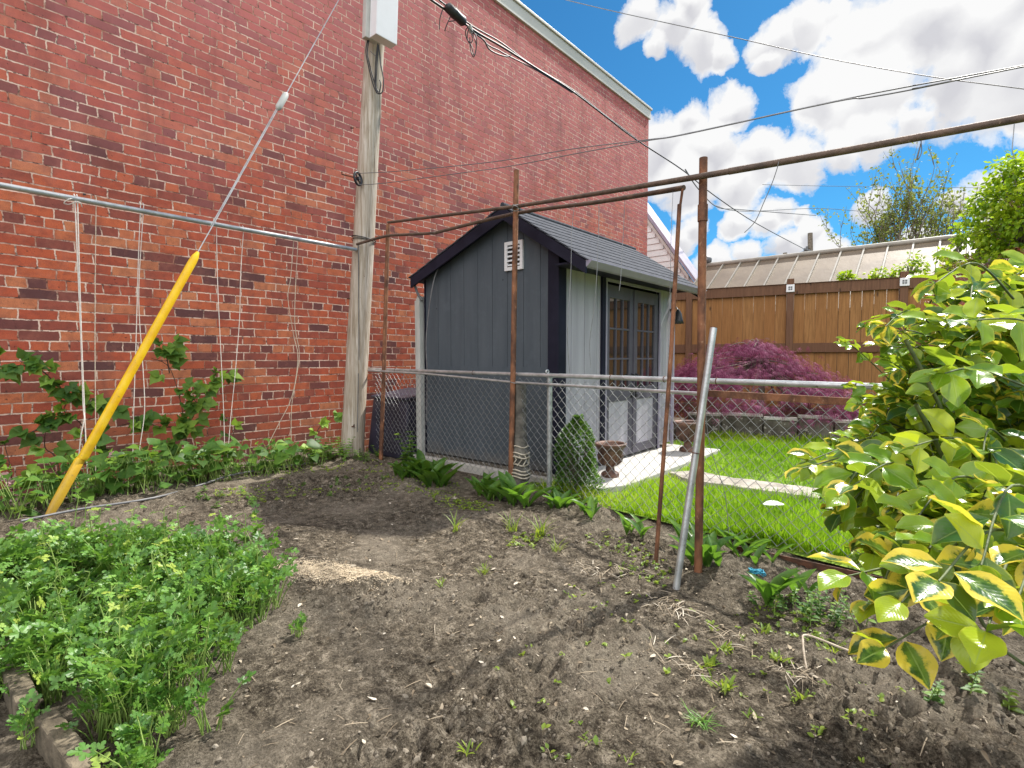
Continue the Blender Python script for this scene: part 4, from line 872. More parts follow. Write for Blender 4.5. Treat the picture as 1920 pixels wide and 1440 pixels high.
# ------------------------------------------------------------------ neighbour garage with standing seam roof, white sided house
gr = thing('metal_roof_garage', 'neighbouring garage with tan standing seam metal roof behind the wooden fence', 'garage', (7,10.5,0))
r0, r1 = at(1322,498,13.2), at(1840,444,9.9); r0.z = r1.z = (r0.z+r1.z)/2
rd = (r1-r0); rd.z = 0; RL = rd.length; rd.normalize(); rn_ = Vector((rd.y,-rd.x,0)); r1 = r1+rd*3; RL += 3
drop = 1.35; run = 2.0
e_ = lambda s, t: r0+rd*s+rn_*(run*t)+Vector((0,0,-drop*t))
mb = MB(); mb.prism([e_(0,0), e_(RL,0), e_(RL,1), e_(0,1)][::-1], (0,0,-.05)); bk = lambda s, t: r0+rd*s-rn_*(run*t)+Vector((0,0,-drop*t))
mb.prism([bk(0,.003), bk(RL,.003), bk(RL,1), bk(0,1)], (0,0,-.05)); mb.build('roof', M['roofmetal'], gr)
mb = MB(); s_ = .05
while s_ < RL:
    a, b = e_(s_,.01), e_(s_,1.0); mb.bar(a+Vector((0,0,.018)), b+Vector((0,0,.018)), .03, .045); s_ += .405
mb.build('roof_seams', M['seam'], gr)
mb = MB(); mb.tube([e_(-.02,0)+Vector((0,0,.02)), e_(RL,0)+Vector((0,0,.02))], .06, 8); mb.build('ridge_cap', M['seam'], gr)
mb = MB(); mb.prism([e_(.08,.93)+Vector((0,0,-.06)), bk(.08,.93)+Vector((0,0,-.06)), r0+rd*.08+Vector((0,0,-.06))], rd*.1); p_ = e_(.08,.93); q_ = bk(.08,.93); zz = p_.z-.06
mb.prism([(p_.x,p_.y,0),(q_.x,q_.y,0),(q_.x,q_.y,zz),(p_.x,p_.y,zz)], rd*(RL-.16)); mb.build('walls', M['garagewall'], gr)
mb = MB(); vb = r0+rd*.02+Vector((0,0,.0)); mb.lathe([(.06,-.05),(.06,.08),(.13,.1),(.14,.18),(.09,.24),(.02,.27)], vb, 14); mb.build('roof_vent', M['greycable'], gr)
hs = thing('white_sided_house', 'white clapboard house gable showing past the brick wall corner', 'house', (3.6,13.4,0))
ha, hb_ = at(1150,305,16), at(1312,530,14.2); hd = Vector((hb_.x-ha.x, hb_.y-ha.y, 0)); 
hn = Vector((hd.y,-hd.x,0)).normalized(); hl = hd.length; hd.normalize()
def HP(s, z, o=0): return Vector((ha.x,ha.y,0))+hd*s+hn*o+Vector((0,0,z))
sl = (hb_.z-ha.z)/hl
mb = MB(); z = 0.0
while z < ha.z-.1:
    send = min(hl-.12, (z+.175-ha.z+.26)/sl); 
    if send > 0: mb.prism([HP(-1.5,z), HP(-1.5,z+.175), HP(-1.5,z+.175,.003), HP(-1.5,z,.022)], hd*(send+1.5))
    z += .175
mb.prism([HP(-1.5,0,-.02), HP(hl-.15,0,-.02), HP(hl-.15,hb_.z-.15*sl-.2,-.02), HP(-1.2,ha.z-1.2*sl-.2,-.02), HP(-1.5,ha.z-1.2*sl-.2,-.02)], hn*.018); mb.build('clapboard_wall', M['siding'], hs)
mb = MB(); mb.prism([HP(-1.2,ha.z-1.2*sl-.30,.03), HP(hl-.28,hb_.z-.28*sl-.30,.03), HP(hl-.28,hb_.z-.28*sl-.18,.03), HP(-1.2,ha.z-1.2*sl-.18,.03)], hn*.05); mb.build('rake_trim', M['greymetal'], hs)
mb = MB(); mb.prism([HP(-1.2,ha.z-1.2*sl-.18,-.5), HP(hl,hb_.z-.12,-.5), HP(hl,hb_.z,-.5), HP(-1.2,ha.z-1.2*sl,-.5)], hn*.62); mb.build('roof', M['fascia'], hs)
# ------------------------------------------------------------------ leaf shapes
T_euo = leaf_t([.02,.12,.22,.30,.345,.355,.33,.26,.15,.02], .24, .22, 2, .16)
T_lily = leaf_t([.03,.07,.12,.15,.155,.13,.085,.004], .5, .35, 1)
T_oval = leaf_t([.02,.2,.3,.3,.19,.01], .2, .2, 1)
T_small = leaf_t([.05,.3,.3,.02], .2, .15, 1)
T_vineleaf = leaf_t([.10,.36,.42,.36,.24,.10,.005], .18, .22, 1, .1)
def lobed(pts, fold=.12, droop=.18):
    V = [(0,0,0)]; U = [(.5,0)]
    for x, y in pts: V.append((x, y, fold*abs(x)-droop*y*y)); U.append((x+.5, y))
    n = len(pts); return np.array(V), [(0,i,i+1) for i in range(1,n)], np.array(U)
T_lob3 = lobed([(.06,.02),(.26,.10),(.42,.16),(.47,.30),(.40,.36),(.44,.47),(.33,.50),(.20,.46),(.23,.62),(.30,.72),(.22,.80),(.19,.92),(.07,.93),(0,1.0),(-.07,.93),(-.19,.92),(-.22,.80),(-.30,.72),(-.23,.62),(-.20,.46),(-.33,.50),(-.44,.47),(-.40,.36),(-.47,.30),(-.42,.16),(-.26,.10),(-.06,.02)])
T_tri = join_t([xf_t(T_lob3, 0, .58, (0,.44,0)), xf_t(T_lob3, 1.2, .5, (-.06,.34,0), .15), xf_t(T_lob3, -1.2, .5, (.06,.34,0), .15)])
T_blade = leaf_t([.03,.035,.03,.018,.002], .3, .55, 1)
T_lance = leaf_t([.02,.08,.10,.075,.004], .3, .3, 1)
T_palm = join_t([xf_t(leaf_t([.010,.022,.024,.016,.002], .3, .6, 1), a, l, (0,.0,0)) for a, l in ((0,1),(.45,.92),(-.45,.92),(.95,.75),(-.95,.75),(1.6,.5),(-1.6,.5))])
T_chip = leaf_t([.05,.22,.26,.2,.03], .3, .12, 1)
T_shard = (np.array([(0,0,0),(.16,.1,.05),(.22,.55,.0),(.05,1,.08),(-.12,.75,.1),(-.19,.3,.02)]), [(0,1,2),(0,2,5),(2,4,5),(2,3,4)], np.zeros((6,2)))
T_curl = leaf_t([.02,.16,.2,.13,.02], .9, .6, 1)

def scatter(n, polyuv, seed):
    random.seed(seed); out = []; PG = [tuple(G(u, v)[:2]) for u, v in polyuv]; x0, x1 = min(p[0] for p in PG), max(p[0] for p in PG); y0, y1 = min(p[1] for p in PG), max(p[1] for p in PG)
    while len(out) < n:
        x, y = random.uniform(x0,x1), random.uniform(y0,y1)
        if inpoly(x, y, PG): out.append((x, y))
    return out
# ------------------------------------------------------------------ parsley patch
POLY = [(-220,1110),(90,1062),(300,1052),(420,1060),(535,1085),(520,1150),(470,1185),(415,1195),(430,1255),(400,1340),(350,1420),(300,1490),(210,1490),(190,1400),(140,1320),(40,1310),(-220,1340)]
POLYG = [tuple(G(u, v)[:2]) for u, v in POLY]
def herb(L, S, x, y, h, n):
    z = hz(x, y)-.005
    for _ in range(n):
        a = random.uniform(0, 6.283); hh = h*random.uniform(.45, 1.05); r = hh*random.uniform(.1, .65); b = Vector((x+random.uniform(-.02,.02), y+random.uniform(-.02,.02), z))
        tip = b+Vector((math.cos(a)*r, math.sin(a)*r, hh)); mid = b.lerp(tip, .5)+Vector((0,0,.12*hh)); S.tube([b, mid, tip], [.0022,.0018,.001], 4, False)
        c = min(1, max(0, random.gauss(.48,.28)))*.9; d0 = (tip-mid).normalized()+Vector((0,0,-.35)); nrm = Vector((0,0,1))+rv(.5)
        sz = random.uniform(.026,.046)*(.7+.6*h/.25)*.95
        for da, of, k in ((0,0,1),(1.1,.35,.75),(-1.1,.35,.75)):
            d = Matrix.Rotation(da, 3, 'Z') @ d0; p = tip if of == 0 else mid.lerp(tip, .72)
            L.put(p, d+rv(.15), nrm+rv(.25), sz*k*random.uniform(.85,1.15), min(1, c+random.uniform(-.08,.12)))
L = Leaves(); S = MB(); k = 0
xs_ = [p[0] for p in POLYG]; ys_ = [p[1] for p in POLYG]
while k < 470:
    x, y = random.uniform(min(xs_), max(xs_)), random.uniform(min(ys_), max(ys_))
    if not inpoly(x, y, POLYG): continue
    k += 1; herb(L, S, x, y, random.uniform(.07, .21)*(1 if random.random() < .8 else 1.25), random.randint(7, 13))
k = 0
while k < 45: # taller leggy shoots and a few yellowed leaves
    x, y = random.uniform(min(xs_), max(xs_)), random.uniform(min(ys_), max(ys_))
    if not inpoly(x, y, POLYG): continue
    k += 1; z = hz(x, y); h = random.uniform(.2,.33); tp = Vector((x+random.gauss(0,.05), y+random.gauss(0,.05), z+h)); S.tube([(x,y,z), Vector((x,y,z)).lerp(tp,.5)+rv(.012), tp], [.0032,.0026,.0014], 5, False)
    for t in (.45,.65,.8,.92,1):
        q = Vector((x,y,z)).lerp(tp, t); a = random.uniform(0,6.283); e = q+Vector((math.cos(a),math.sin(a),.5))*.05*(1.3-t); S.tube([q, e], .0012, 4, False); L.put(e, Vector((math.cos(a),math.sin(a),random.uniform(-.3,.4))), Vector((0,0,1))+rv(.5), random.uniform(.024,.042), random.choice((.5,.7,.9,1)))
o = L.build('herb_patch', T_tri, M['parsley']); tag(o, 'dense patch of bright green parsley covering the near corner of the bed', 'herb patch', kind='stuff')
o2 = S.build('stems', M['stem'], o); o2['kind'] = 'stuff'
for (u, v, h, lab) in ((270,1425,.10,'low parsley clump at the very front by the bed timber'), (395,1385,.12,'leafy parsley clump next to the brown dead leaf in the front soil'), (480,1060,.24,'tall pale parsley shoot going to seed behind the pale-flake sun patch'), (60,1400,.10,'thin stemmed parsley seedling outside the bed timber'), (560,1190,.05,'tiny flattened parsley seedling alone on bare soil')):
    p = G(u, v); t = thing('parsley_plant', lab, 'parsley', (p.x, p.y, 0), 'stray parsley plants'); L = Leaves(); S = MB(); herb(L, S, p.x, p.y, h, 10); L.build('leaves', T_tri, M['parsley'], t); S.build('stems', M['stem'], t)

# ------------------------------------------------------------------ variegated shrub
eb = thing('variegated_shrub', 'big variegated evergreen shrub with yellow edged glossy leaves close to the camera', 'shrub', (5.75, 1.75, 0))
L = Leaves(); S = MB()
base = Vector((5.85, 1.7, 0))
def branch(tip, start, nl, size, r=.0026, var=None):
    mid = start.lerp(tip, .55)+Vector((0,0,.10*(tip-start).length))+rv(.03); P = smooth_path([start, mid, tip], 7); S.tube(P, [r*(1-.55*i/(len(P)-1)) for i in range(len(P))], 6, False)
    tot = len(P)-1; sgn = 1
    for i in range(nl):
        t = .30+.70*(i//2*2+1)/nl; t = min(t, 1); q = t*tot; j = min(int(q), tot-1); p = P[j].lerp(P[j+1], q-j); d = (P[j+1]-P[j]).normalized()
        side = d.cross(Vector((0,0,1))).normalized()*sgn; sgn = -sgn; up = side.cross(d)*sgn; up = Vector((0,0,1))
        if (i//2) % 2: side = side*.35+up*.7*(-1 if i % 2 else .8)
        ld_ = d*random.uniform(.35,.9)+side*random.uniform(.7,1.1)+Vector((0,0,random.uniform(-.3,.35))); nm = Vector((0,0,.9))-F0*.45+rv(.6)+side*.2
        c = var if var is not None and random.random() < .85 else random.random()
        if var is None and c < .31 and random.random() < .6: c += .35
        L.put(p+ld_.normalized()*.006, ld_, nm, size*random.uniform(.75,1.2)*(1-.35*max(0, t-.8)/.2), c)
    L.put(tip, (tip-P[-2])+rv(.004), Vector((0,0,1))+rv(.5), size*.8, random.random()); L.put(tip, (tip-P[-2])+rv(.03), Vector((0,0,1))+rv(.8), size*.6, random.random())
BP = [(1690,640),(1745,545),(1800,530),(1925,500),(2050,520),(2080,1120),(1925,1120),(1840,1100),(1730,1075),(1650,1050),(1600,1010),(1555,950),(1545,895),(1610,830),(1655,770),(1700,700)]
def sil_depth(u, v): return 1.30-.55*smooth(np.array(v), 700, 1150)-.12*smooth(np.array(u), 1650, 1900)
nb = 0
while nb < 240:
    u, v = random.uniform(1540, 2080), random.uniform(495, 1215)
    if not inpoly(u, v, BP): continue
    nb += 1; f = float(sil_depth(u, v))+random.uniform(-.06, .45); tip = at(u, v, f); st = tip+RT*random.uniform(.15,.35)+F0*random.uniform(.15,.4)+Vector((0,0,random.uniform(-.22,.02)))
    branch(tip, st, random.randint(8, 12), random.uniform(.052, .068))
for _ in range(900): # inner foliage
    while True:
        u, v = random.uniform(1620, 2060), random.uniform(560, 1160)
        if inpoly(u-45, v, BP): break
    p = at(u, v, float(sil_depth(u, v))+random.uniform(.12,.6)); L.put(p, rv(1)+Vector((0,0,-.2))-F0*.4, Vector((0,0,1))+rv(.9), random.uniform(.05,.075), .31+.69*random.random())
spr = [((1515,865,1.18),(1700,800,1.1),8,.058,None),((1660,612,1.22),(1800,660,1.1),8,.055,None),((1752,533,.98),(1900,560,.9),8,.062,None),((1505,878,1.05),(1740,850,.95),6,.055,None),((1575,965,1.0),(1780,900,.95),8,.062,None),
       ((1590,1080,.70),(1850,1050,.66),6,.066,.12),((1660,1215,.66),(1900,1130,.64),6,.062,.2),((1760,1090,.56),(1990,1030,.56),6,.072,.08),((1850,1185,.54),(2000,1080,.55),5,.066,.05),((1905,1130,.55),(2020,1000,.56),5,.066,.15),((1700,1000,.78),(1900,930,.75),9,.066,.5),((1600,910,.92),(1830,960,.85),9,.06,.6),((1825,600,.85),(2000,640,.8),8,.07,.9),
       ((1690,1130,.63),(1900,1060,.62),6,.06,.1),((1640,1130,.72),(1830,1080,.7),5,.056,.02),((1790,1170,.60),(1960,1100,.6),8,.058,.8),((1730,1050,.68),(1950,960,.66),9,.066,.9),((1840,1060,.6),(2000,960,.6),8,.068,.7),((1640,1040,.82),(1860,990,.8),8,.06,.85),((1770,700,.9),(1960,740,.86),9,.068,.75),((1700,840,.95),(1900,860,.9),9,.064,.95)]
for (a, b, n, sz, var) in spr: branch(at(*a), at(b[0], b[1], b[2]+.28), n, sz, .0026, var)
for _ in range(46): # small young leaves along the outer edge
    u, v = random.choice(((1620,820),(1650,760),(1590,860),(1640,900),(1680,700),(1610,950),(1700,650),(1660,1010))); u += random.gauss(0,32); v += random.gauss(0,34); tip = at(u, v, 1.45+random.uniform(-.1,.2)); branch(tip, tip+RT*random.uniform(.15,.3)+Vector((0,0,random.uniform(-.15,.0))), 10, random.uniform(.036,.05), .002)
eb_l = L.build('foliage', T_euo, M['euonymus'], eb)
for a in range(9):
    e = at(1900+random.uniform(-40,120), random.uniform(620,1050), random.uniform(.8,1.3)); S.tube(smooth_path([base+rv(.08)+RT*.3+F0*.3, base.lerp(e,.5)+rv(.06)+F0*.3, e+F0*.25], 5), .0045, 6, False)
S.build('branches', M['shrubstem'], eb)

# ------------------------------------------------------------------ lily-of-the-valley style clumps along the fence
def lily_clump(label, u, v, h, n, sp=.09, c0=.4, name='lily_clump', grp='broad leaved clumps along the fence foot', off=0):
    p = G(u, v); p.y = min(p.y, fy(p.x)+.30); t = thing(name, label, 'plant', (p.x, p.y, 0), grp); L = Leaves(); S = MB()
    for _ in range(n):
        q = Vector((p.x+random.gauss(0,sp), p.y+random.gauss(0,sp*.5), 0)); q.z = hz(q.x, q.y)-.01 if q.y < 3.2 else 0
        a = random.uniform(0,6.283)
        for k in range(random.choice((2,2,3))):
            d = Vector((math.cos(a+k*2.6)*random.uniform(.25,.75), math.sin(a+k*2.6)*random.uniform(.25,.75), 1)); nm = Vector((-d.x*1.5, -d.y*1.5, .9))
            L.put(q+Vector((0,0,.01)), d, nm, h*random.uniform(.7,1.15), min(1, max(0, random.gauss(c0,.22))))
        S.tube([q-Vector((0,0,.01)), q+Vector((0,0,h*.3))], .004, 5, False)
    L.build('leaves', T_lily, M['lily'], t); S.build('stalks', M['stem'], t)
lily_clump('dark green leafy clump in front of the shed gable foundation', 812, 905, .22, 22, .12, .3)
lily_clump('low leafy clump between the first rusty post and the shed', 762, 900, .17, 10, .08, .3)
lily_clump('broad leafed clump straddling the rusty bar just before the middle post', 915, 930, .19, 10, .07, .35)
lily_clump('tall bright leaves right at the foot of the middle rusty post', 972, 945, .23, 7, .05, .65)
lily_clump('leafy clump under the galvanised line post', 1050, 955, .16, 6, .06, .55)
lily_clump('sunlit leaf clump between line post and rusty brace', 1105, 968, .15, 5, .07, .6)
lily_clump('pale upright leaves sprouting before the leaning brace', 1185, 1000, .15, 4, .06, .7)
lily_clump('leaf clump crowding the base of the leaning galvanised pipe', 1290, 1035, .17, 5, .05, .6)
lily_clump('leaf rosette wrapped around the tall rusty post foot', 1318, 1062, .20, 6, .04, .5)
lily_clump('single big leaved plant beside the scrap of blue twine', 1450, 1128, .19, 3, .02, .45)
lily_clump('pair of arching strap leaves nearest the long rusty bar', 1508, 1118, .15, 2, .02, .55)
lily_clump('small leaves poking through the mesh below the shrub', 1395, 1040, .14, 6, .07, .7)
# grassy tufts
def tuft(label, u, v, h, n, col='bright', tmpl=T_blade, grp='grass tufts on the bare soil', name='grass_tuft', cat='grass tuft', fl=.5):
    p = G(u, v); p.z = hz(p.x, p.y)-.006; L = Leaves()
    for _ in range(n):
        a = random.uniform(0,6.283); d = Vector((math.cos(a)*random.uniform(.05,fl), math.sin(a)*random.uniform(.05,fl), 1)); L.put(p+Vector((random.gauss(0,.012),random.gauss(0,.012),0)), d, Vector((-d.x,-d.y,.6)), h*random.uniform(.5,1.1), random.random())
    tag(L.build(name, tmpl, M[col]), label, cat, grp)
for a in (('upright grass tuft before the galvanised line post',1012,1012,.13,26),('thin grass tuft near the shed shadow edge',855,1000,.15,9),('spiky grass tuft beside the middle post leaves',960,1000,.12,18),('low yellow grass tuft in open soil',908,1075,.05,40),('small grass tuft left of the leaning brace',1045,1040,.09,14),('fine grass tuft under the shrub edge',1560,1215,.07,14)): tuft(*a)
for a in (('star shaped lily sprout on the front soil, the largest of them',1355,1290,.055,22),('star shaped sprout behind the largest lily sprout',1330,1240,.05,18),('sprout standing close to the first pale stalks',1362,1212,.045,16),('yellow green sprout near the mint seedlings',1432,1182,.042,12),('sprout lying beside a broken stalk',1458,1230,.045,12),('small pale sprout alone in front of the hooked dry stem',1503,1300,.04,10),('pair of yellow leaves at the front edge of the soil',880,1425,.035,10),('yellow green seedling near the front, beside two pale chips',1100,1402,.03,10),('faint seedling between pale chips in the front soil',1410,1345,.03,12),('bright seedling at the front, near a white chip',1180,1430,.03,9),('little sprout in the middle of the bare bed',825,1098,.04,8),('seedling below the last rusty bar',1610,1180,.045,10)):
    tuft(*a, col='bright', tmpl=T_lance, grp='lily sprouts on the soil', name='sprout', cat='sprout', fl=1.1)
tuft('grey green pink tuft at the foot of the front soil', 1315, 1365, .06, 40, 'parsley', T_blade, 'grass tufts on the bare soil', 'silver_tuft', 'plant', 1.3)
def weed(label, u, v, h, ns, col='vine', sz=.03, grp='leafy seedlings under the shrub', tmpl=T_oval, spread=.05):
    p = G(u, v); t = thing('leafy_weed', label, 'plant', (p.x, p.y, 0), grp); L = Leaves(); S = MB()
    for _ in range(ns):
        b = Vector((p.x+random.gauss(0,spread), p.y+random.gauss(0,spread), 0)); b.z = hz(b.x, b.y)-.01; hh = h*random.uniform(.6,1.1); tp = b+Vector((random.gauss(0,.25)*hh, random.gauss(0,.25)*hh, hh)); S.tube([b, b.lerp(tp,.5)+rv(.005), tp], [.002,.0016,.001], 5, False)
        for k in range(7):
            q = b.lerp(tp, .25+.75*k/6); a = random.uniform(0,6.283)
            for s_ in (0, 3.14): L.put(q, Vector((math.cos(a+s_), math.sin(a+s_), .25)), Vector((0,0,1))+rv(.3), sz*random.uniform(.7,1.2)*(1.1-.5*k/6), min(1, max(0, random.gauss(.45,.25))))
    L.build('leaves', tmpl, M[col], t); S.build('stems', M['stem'], t)
weed('mint like seedlings in front of the long rusty bar', 1560, 1165, .14, 9)
weed('low leafy seedlings behind the big leaved plant', 1500, 1140, .10, 7)
weed('dark stemmed seedling with small whorled leaves', 1712, 1300, .10, 3, 'vine', .03)
weed('sparse seedling under the lowest variegated leaves', 1830, 1290, .09, 3, 'bright', .035)
weed('tangled weeds around the pole foot', 690, 862, .13, 12, 'vine', .035, 'weeds along the brick wall', T_vineleaf, .10)
weed('bushy weeds filling the corner between pole and wall', 610, 862, .22, 16, 'vine', .05, 'weeds along the brick wall', T_vineleaf, .13)
weed('young sycamore like seedling beside the first rusty post', 770, 885, .30, 4, 'vine', .085, 'weeds along the brick wall', T_vineleaf, .04)
weed('flat weeds on the smooth soil by the bed pipe', 430, 945, .07, 10, 'parsley', .03, 'weeds along the brick wall', T_oval, .14)
weed('small weeds dotting the soil beside the pole', 640, 915, .05, 12, 'parsley', .026, 'weeds along the brick wall', T_oval, .16)
# leafy strip along the wall
def hosta(label, u, v, h, n, sp):
    p = G(u, v); t = thing('wall_plant', label, 'plant', (p.x, p.y, 0), 'low leafy plants along the wall foot'); L = Leaves(); S = MB()
    for _ in range(int(n*1.9)):
        b = Vector((max(.06, p.x+random.gauss(0,sp*.6)), p.y+random.gauss(0,sp), 0)); b.z = hz(b.x, b.y)-.01; a = random.uniform(0,6.283); hh = h*random.uniform(.2,1.45); d = Vector((math.cos(a), math.sin(a), .5)); tp = b+Vector((d.x*hh*.4, d.y*hh*.4, hh)); tp.x = max(.05, tp.x)
        S.tube([b, tp], [.003,.002], 5, False); L.put(tp, Vector((max(-.2,d.x) if tp.x < .15 else d.x, d.y, random.uniform(-.4,.5))), Vector((.3,-.3,1))+rv(.5), random.choice((.05,.07,.09,.11,.14))*random.uniform(.8,1.15), min(1, max(0, random.gauss(.33,.28))))
    L.build('leaves', T_vineleaf, M['vine'], t); S.build('stalks', M['stem'], t)
for a in (('leafy clump at the wall foot near the kinked twine pair',505,885,.20,34,.14),('leafy clump at the wall foot below the V-shaped twine loop',415,895,.22,36,.14),('leafy clump at the wall foot right of the yellow guard',330,912,.24,34,.13),('leafy clump tangled round the pair of cream twines',255,925,.22,30,.12),('leafy clump behind the foot of the yellow guard',175,935,.24,28,.12),('leafy clump at the wall foot under the pink roses',40,960,.22,26,.12),('short leafy clump between wall and bed pipe near the pole',565,872,.18,26,.13)): hosta(*a)

# climbing brambles on the wall
def bramble(label, canes, grp='brambles climbing the brick wall', roses=()):
    p0 = onX(canes[0][0][0], canes[0][0][1], .12); t = thing('bramble', label, 'climbing plant', (p0.x, p0.y, 0), grp); L = Leaves(); S = MB()
    for pts, dens in [(c[:-1], c[-1]) for c in canes]:
        P = smooth_path([onX(u, v, .10+.10*random.random()+(.12 if v > 850 else 0)) for u, v in pts], 6); S.tube(P, [.006*(1-.6*i/len(P)) for i in range(len(P))], 6, False)
        for i in range(len(P)):
            if random.random() > dens: continue
            a = random.uniform(0,6.283); pet = Vector((random.uniform(.15,.7), random.uniform(-1,1), random.uniform(-.3,.8))).normalized(); q = P[i]+pet*random.uniform(.04,.10); S.tube([P[i], q], .0018, 4, False)
            c = min(1, max(0, random.gauss(.55,.3)))
            for da in (0, 1.2, -1.2): L.put(q, Matrix.Rotation(da, 3, Vector((1,-.3,.2))) @ (pet+Vector((.2,0,-.5))), Vector((1.0,-.4,.8))+rv(.5), random.uniform(.075,.125)*(1 if da == 0 else .8), min(1, max(0, c+random.uniform(-.1,.1))))
    L.build('leaves', T_vineleaf, M['vine'], t); S.build('canes', M['browncane'], t)
    for (u, v, s) in roses:
        c = onX(u, v, .3); mb = MB(); Lp = Leaves()
        for k in range(22):
            a = k*2.4; e = .15+.85*k/22; d = Vector((math.cos(a)*e, math.sin(a)*e, 1.1-e)); d.rotate(Matrix.Rotation(.9, 3, Vector((.6,.8,0)))); Lp.put(c, d, -d+Vector((.6,-.6,.7)), s*(.6+.5*e), random.random())
        Lp.build('rose_bloom', leaf_petal, M['petal'], t)
leaf_petal = leaf_t([.12,.4,.5,.45,.2], -.3, .3, 1)
bramble('bramble arching over the brickwork behind the pair of cream twines', [[(365,900),(350,830),(340,760),(318,690),(284,672),.5],[(345,770),(385,725),(415,708),.75],[(340,800),(300,800),(262,790),(220,800),.7],[(330,820),(290,860),(265,895),.7],[(318,700),(310,650),(318,665),.8],[(350,800),(370,760),(345,735),.8]])
bramble('bramble cane reaching across the brick at the frame edge', [[(120,930),(105,860),(85,840),(85,810),.4],[(-30,690),(20,686),(70,690),(105,720),(130,742),(165,755),(210,770),.75],[(160,870),(155,800),(120,770),(140,740),.5],[(60,810),(110,790),(145,780),.6],[(200,850),(190,790),(200,760),.5]])
bramble('weak bramble between the V-shaped loop and the pole', [[(400,900),(412,850),(440,830),(430,790),.5],[(575,880),(590,830),(600,800),(640,770),.6]])
bramble('pink flowering climbing rose by the frame edge', [[(30,990),(25,930),(20,880),(10,840),.5],[(60,960),(110,900),(160,870),(215,860),.6],[(0,960),(-20,900),(10,870),.6]], 'brambles climbing the brick wall', ((24,905,.042),(24,930,.036),(8,893,.032),(212,852,.028)))

# tiny green seedlings and moss along the fence and the pole foot
L = Leaves()
for poly, n in (([(370,905),(560,880),(700,868),(860,905),(1000,955),(960,985),(760,925),(560,930),(420,955)],700), ([(800,925),(1000,960),(1320,1060),(1660,1130),(1900,1230),(1880,1330),(1600,1230),(1200,1090),(860,1010)],800), ([(900,1000),(1700,1180),(1800,1440),(900,1440)],160)):
    for x, y in scatter(n, poly, len(poly)+n):
        if float(vnoise(np.array([x*3.1]), np.array([y*3.1]), 91)[0]) < -.05: continue
        for _ in range(4): a = random.uniform(0,6.283); L.put((x+random.gauss(0,.006), y+random.gauss(0,.006), hz(x,y)+.003), (math.cos(a), math.sin(a), random.uniform(.2,1.2)), Vector((0,0,1))+rv(.4), random.uniform(.008,.022), random.random())
tag(L.build('ground_weeds', T_oval, M['bright']), 'tiny green weeds sprinkled over the soil along the fence foot', 'weeds', kind='stuff')
# boxwood
bc = G(1082, 930); bx_ = thing('boxwood', 'small clipped conical boxwood between line post and urn', 'shrub', (bc.x, bc.y, 0)); L = Leaves(); S = MB()
bc.x += .0; RB = .145; HB = .56
for _ in range(7000):
    t = random.random()**.85; z = .02+HB*t; r = RB*(1.02 if z < .25 else max(.05, 1-(z-.25)/(HB-.24))**.52)*(1+.16*math.sin(z*17+1)); r *= (.72+.32*random.random()); a = random.uniform(0,6.283); r *= 1+.2*math.sin(a*3+z*9)+.08*math.sin(a*7-z*23)
    p = Vector((bc.x+r*math.cos(a), bc.y+r*math.sin(a), z)); d = Vector((math.cos(a), math.sin(a), .6))+rv(.7); L.put(p, d, Vector((0,0,1))+rv(.7), random.uniform(.013,.024), min(1, max(0, random.gauss(.35+.25*math.sin(a*2+z*11),.25))))
for _ in range(40): a = random.uniform(0,6.283); S.tube([(bc.x,bc.y,0), (bc.x+.1*math.cos(a), bc.y+.1*math.sin(a), random.uniform(.1,.45))], .004, 5, False)
L.build('crown', T_small, M['boxleaf'], bx_); S.build('stems', M['bark'], bx_)

# purple weeping maple
def weeping(label, uc, vtop, vbot, f, halfw, depth, n, mat, seed):
    random.seed(seed); c = at(uc, 672, f); t = thing('weeping_maple', label, 'shrub', (c.x, c.y, 0)); L = Leaves(); S = MB(); zt = 1+(672-vtop)*f/1000; zb = 1+(672-vbot)*f/1000
    S.tube([(c.x,c.y,0), (c.x+.03,c.y,zt*.5), (c.x-.03,c.y,zt*.85)], [.05,.04,.025], 8)
    sh_ = [(random.uniform(-1,1), random.uniform(-1,1), random.uniform(.5,1)) for _ in range(46)]; sh_ += [(-.3,.1,1),(-.15,-.3,1),(.0,.2,1),(-.5,0,.9)]
    for (a, b, k) in sh_:
        if a*a+b*b > 1: a *= .7; b *= .7
        rr = math.sqrt(a*a+b*b); zc = zb+(zt-zb)*(.15+.85*math.sqrt(max(0, 1-rr**1.7)))*(1-.38*smooth(np.array(a), .0, .9))*k**.3; ce = c+RT*a*halfw+F0*b*depth; ce.z = zc
        S.tube(smooth_path([Vector((c.x,c.y,zt*.8)), c.lerp(ce,.5)+Vector((0,0,zc+.03-c.z*.5-ce.z*.0))*.0+Vector((0,0,(zc+.05)-(c.lerp(ce,.5)).z)), ce], 4), [.010]*4+[.006]*5, 5, False)
        for _ in range(n):
            q = ce+RT*random.gauss(0,halfw*.16)+F0*random.gauss(0,depth*.16)+Vector((0,0,random.gauss(0,.055))); out = (q-c); out.z = 0; out = out.normalized() if out.length > .01 else Vector((1,0,0)); q.z -= .28*((q-ce).length)
            L.put(q, out+Vector((0,0,-.55))+rv(.55), Vector((0,0,1))+rv(.4), random.uniform(.06,.10), min(1, max(0, random.gauss(.45,.25))))
    L.build('crown', T_palm, M[mat], t); S.build('trunk', M['bark'], t); random.seed(seed+1)
weeping('low spreading wine red weeping maple in front of the wooden fence', 1425, 640, 800, 7.0, 1.28, .85, 150, 'maple', 11)
rm = at(1862, 672, 5.6); t = thing('red_maple', 'dark red leaved maple seen between shrub leaves before the fence', 'tree', (rm.x, rm.y, 0)); L = Leaves(); S = MB(); S.tube([(rm.x,rm.y,0),(rm.x+.04,rm.y,.9),(rm.x,rm.y,1.5)], [.04,.03,.015], 8)
